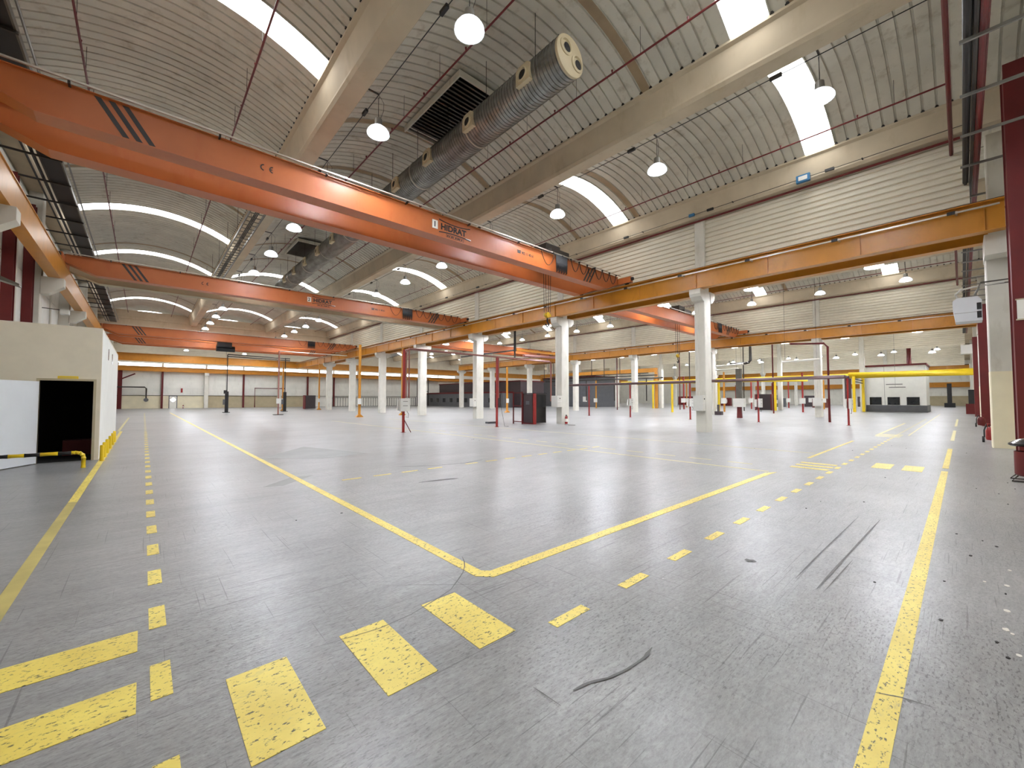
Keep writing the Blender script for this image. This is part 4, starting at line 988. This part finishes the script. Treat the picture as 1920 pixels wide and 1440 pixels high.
# ================================================================ white booth and yellow pipework on the right
t = thing('booth', 'white booth with red roof edge and three dark windows in the distance', 'booth', (69, 5.5, 0))
obj('body', MB().box(66, 73, 2.75, 8.3, .8, 5.45), 'cabin_white', t); obj('plinth', MB().box(65.95, 73, 2.7, 8.35, 0, .8), 'machine_grey', t); obj('roof_edge', MB().box(65.85, 73.1, 2.65, 8.4, 5.45, 5.65), 'dark_red', t)
for y0 in (3.35, 5.0, 6.6):
    wd = obj('window', MB().box(65.93, 65.97, y0, y0+.98, .85, 1.72), 'glass_dark', t); obj('window_frame', MB().box(65.92, 65.98, y0-.05, y0, .82, 1.77).box(65.92, 65.98, y0+.98, y0+1.03, .82, 1.77).box(65.92, 65.98, y0, y0+.98, 1.72, 1.77), 'black', wd)
obj('seam', MB().box(65.98, 66.0, 6.25, 6.28, .85, 5.4), 'grey_metal', t)
tag(obj('booth_flue', MB().tube([(68, 4.2, 5.65), (68, 4.2, 8.6)], .22, 10), 'dark_red'), 'dark red flue rising from the roof of the white booth', 'pipe')
for k, z0 in enumerate((3.2, 2.85)): tag(obj('hanging_fixture', MB().box(64.6, 64.9, 4.6-.25*k, 6.0-.25*k, z0, z0+.1).box(64.74, 64.76, 5.2, 5.22, z0, 11.2), 'grey_metal'), '%s of two grey strip fixtures hanging before the white booth' % ('upper' if k == 0 else 'lower'), 'lamp')
t = thing('yellow_main', 'thick yellow pipe on yellow legs passing before the white booth', 'pipe', (62, 8, 4.3))
obj('pipe', MB().tube([(62, YS+.05, 4.3), (62, 9.0, 4.3)], .38, 14), 'yellow_paint', t, smooth=True); obj('pipe', MB().tube([(62, 9.0, 4.3), (62, 40, 4.3)], .25, 10), 'yellow_paint', t, smooth=True)
for yy in (8.0, 8.6+.0): pass
for (xx, yy) in ((61.6, 8.5), (63.4, 7.9), (61.9, 16.6), (61.9, 25), (61.9, 34)): obj('leg', MB().tube([(xx, yy, .02), (xx, yy, 4.2)], .15, 8), 'yellow_paint', t); 
obj('tie', MB().tube([(61.6, 8.5, 3.9), (63.4, 7.9, 3.7)], .06, 6).tube([(61.6, 8.5, 3.6), (63.4, 7.9, 3.4)], .06, 6), 'dark_metal', t)
t = thing('pipe_stand', 'yellow pipe frame standing right of the nearest column', 'pipe', (42.9, 16.5, 0))
obj('pipe', MB().tube([(42.8, 16.4, .02), (42.8, 16.4, 3.1), (42.85, 16.35, 3.25), (43.0, 16.2, 3.32), (52.0, 11.0, 3.5)], .12, 10), 'yellow_paint', t, smooth=True)
obj('pipe', MB().tube([(42.8, 16.4, 3.30), (42.8, 26, 3.30)], .12, 10), 'yellow_paint', t, smooth=True); obj('leg', MB().tube([(45.5, 22.6, .02), (45.5, 22.6, 3.3)], .13, 8), 'yellow_paint', t)
tag(obj('floor_stand', MB().box(41.2, 41.7, 15.6, 16.2, .0, .35).box(41.25, 41.65, 15.9, 15.98, .35, 1.0), 'machine_dark'), 'dark stand at the foot of the yellow pipe frame', 'stand')
# hanging tube lamps
for k, (x0, y0, z0) in enumerate(((40.6, 7.7, 4.78), (44.0, 14.5, 5.0), (50.0, 17.0, 5.0))):
    t = thing('tube_lamp', 'long white tube lamp hanging %s' % ('before the nearest column of the second row', 'left of the nearest second-row column', 'behind the hook block')[k], 'lamp', (x0, y0, z0), 'hanging tube lamps')
    obj('tube', MB().tube([(x0, y0, z0), (x0, y0+2.6, z0-.06)], .09, 10), 'print_white', t); 
    for dy in (.2, 2.4): obj('hanger', MB().tube([(x0, y0+dy, z0+.08), (x0, y0+dy, (11.6, 11.52, 10.12)[k])], .01, 4), 'dark_metal', t)
# far service posts, cabinets, brackets
t = thing('dark_cabinet', 'dark red cabinet beside the third-row column', 'cabinet', (64, 18.2, 0))
obj('body', MB().box(63.0, 64.4, 17.3, 19.3, .05, 2.2), 'cab_dark', t); obj('trim', MB().box(62.95, 63.0, 17.3, 17.45, 0, 2.2).box(62.95, 63.0, 19.2, 19.35, 0, 2.2), 'dark_red', t)
random.seed(11)
far = [(52, 19.3, 2.4), (57, 12.5, 2.2), (70, 22, 2.4), (76, 14, 2.0), (82, 20, 2.6), (88, 30, 2.2), (74, 34, 2.5), (95, 12, 2.2), (95, 26, 2.4), (84, 8.5, 2.2), (60, 28, 2.5), (90, 44, 2.4), (56, 41, 2.4), (104, 36, 2.4)]
for k, (xx, yy, h) in enumerate(far):
    t = thing('service_post', 'distant red service post, %s farther from the camera in the back half' % ORD[k], 'post', (xx, yy, 0), 'distant service posts')
    obj('post', MB().box(xx-.08, xx+.08, yy-.08, yy+.08, 0, h+2.4), 'post_red' if k % 3 else 'ochre', t); obj('switch_box', MB().box(xx-.3, xx-.08, yy-.28, yy+.28, 1.0, 1.65), 'box_grey', t)
for k, (xx, yy, w, h, m) in enumerate(((100, 20, 3, 2.2, 'machine_dark'), (102, 29, 4, 2.4, 'machine_grey'), (98, 36, 2, 1.8, 'dark_red'), (90, 17, 2.4, 1.6, 'brown_box'), (106, 12.5, 3, 2.0, 'machine_dark'), (92, 24, 2.0, 1.7, 'machine_grey'), (108, 48, 6, 2.2, 'dark_red'), (96, 9.5, 2.6, 2.1, 'machine_dark'))):
    t = thing('machine_unit', 'small distant %s machine unit on the floor, %s of its group' % ({'machine_dark': 'dark', 'machine_grey': 'grey', 'dark_red': 'red', 'brown_box': 'brown'}[m], ORD[k]), 'machine', (xx, yy, 0), 'distant machine units')
    obj('body', MB().bbox(xx-w/3, xx+w/3, yy-w/2, yy+w/2, 0, h, .1), m, t); obj('panel', MB().box(xx-w/3-.04, xx-w/3, yy-w/4, yy+w/4, h*.4, h*.8), 'box_grey', t)
t = thing('black_mast', 'black mast machine standing before the distant end wall on the right', 'machine', (110, 1.5, 0))
obj('mast', MB().box(109.8, 110.2, 1.3, 1.9, 0, 4.4), 'black', t); obj('base', MB().box(109.5, 110.5, .9, 2.3, 0, .8), 'black', t)

# ================================================================ pipework and portals in the middle distance
t = thing('portal_beam', 'ochre portal with a post and a long beam in front of the tall dark housing', 'portal', (63, 40, 0))
obj('post', MB().box(62.8, 63.2, 33.8, 34.2, 0, 6.7), 'ochre', t); obj('beam', MB().box(62.85, 63.15, 34.2, 60, 6.0, 6.7), 'ochre', t); obj('post', MB().box(62.8, 63.2, 60, 60.4, 0, 6.7), 'ochre', t)
t = thing('exhaust_duct', 'black exhaust duct with a bend hanging behind the nearest column', 'hanging duct', (44.5, 14.0, 5))
obj('duct', MB().tube([(44.5, 14.0, 11.67), (44.5, 14.0, 5.35), (44.5, 14.15, 5.18), (44.5, 14.4, 5.12), (44.5, 15.9, 5.1)], .13, 10), 'dark_metal', t, smooth=True)
t = thing('exhaust_duct', 'grey square duct dropping behind the nearest service posts', 'hanging duct', (36, 12.2, 3))
obj('duct', MB().box(35.85, 36.15, 12.0, 12.4, 1.6, 4.0), 'tray_metal', t); obj('outlet', MB().box(35.75, 36.25, 11.8, 12.6, .9, 1.6), 'box_grey', t); obj('stand', MB().prism([(35.8, 0), (36.2, 0), (36.1, .9), (35.9, .9)], 'y', 12.05, 12.35), 'dark_red', t)
for k, (zz, yy, rr) in enumerate(((4.15, 24.5, .09), (4.55, 25.5, .07), (4.9, 27.0, .06))):
    t = thing('overhead_pipe', 'dark pipe line hung beyond the plum pipe, %s one' % ('lowest', 'middle', 'highest')[k], 'pipe', (47+k*.5, 30, zz), 'dark hung pipe lines')
    obj('pipe', MB().tube([(47+k*.5, yy, zz), (47+k*.5, 44, zz+.1)], rr, 8), 'dark_metal', t)
    for j in range(4): obj('drop', MB().tube([(47+k*.5, yy+2.2+4.7*j+k, zz), (47+k*.5, yy+2.2+4.7*j+k, (1.3, 11.72, 11.62)[k])], rr*.8, 6), 'dark_metal', t)
for k, (xx, yy) in enumerate(((50.05, 13.6), (57.7, 19.0), (57.7, 27.5), (65.35, 29.5), (50.05, 33.0))):
    tag(obj('standpipe', MB().tube([(xx, yy, 0), (xx, yy, ZB)], .07, 8), 'dark_red' if k % 2 == 0 else 'dark_metal'), 'slim dark standpipe rising to the roof beyond the service posts, %s of five' % ORD[k], 'pipe', 'slim standpipes beyond the service posts')
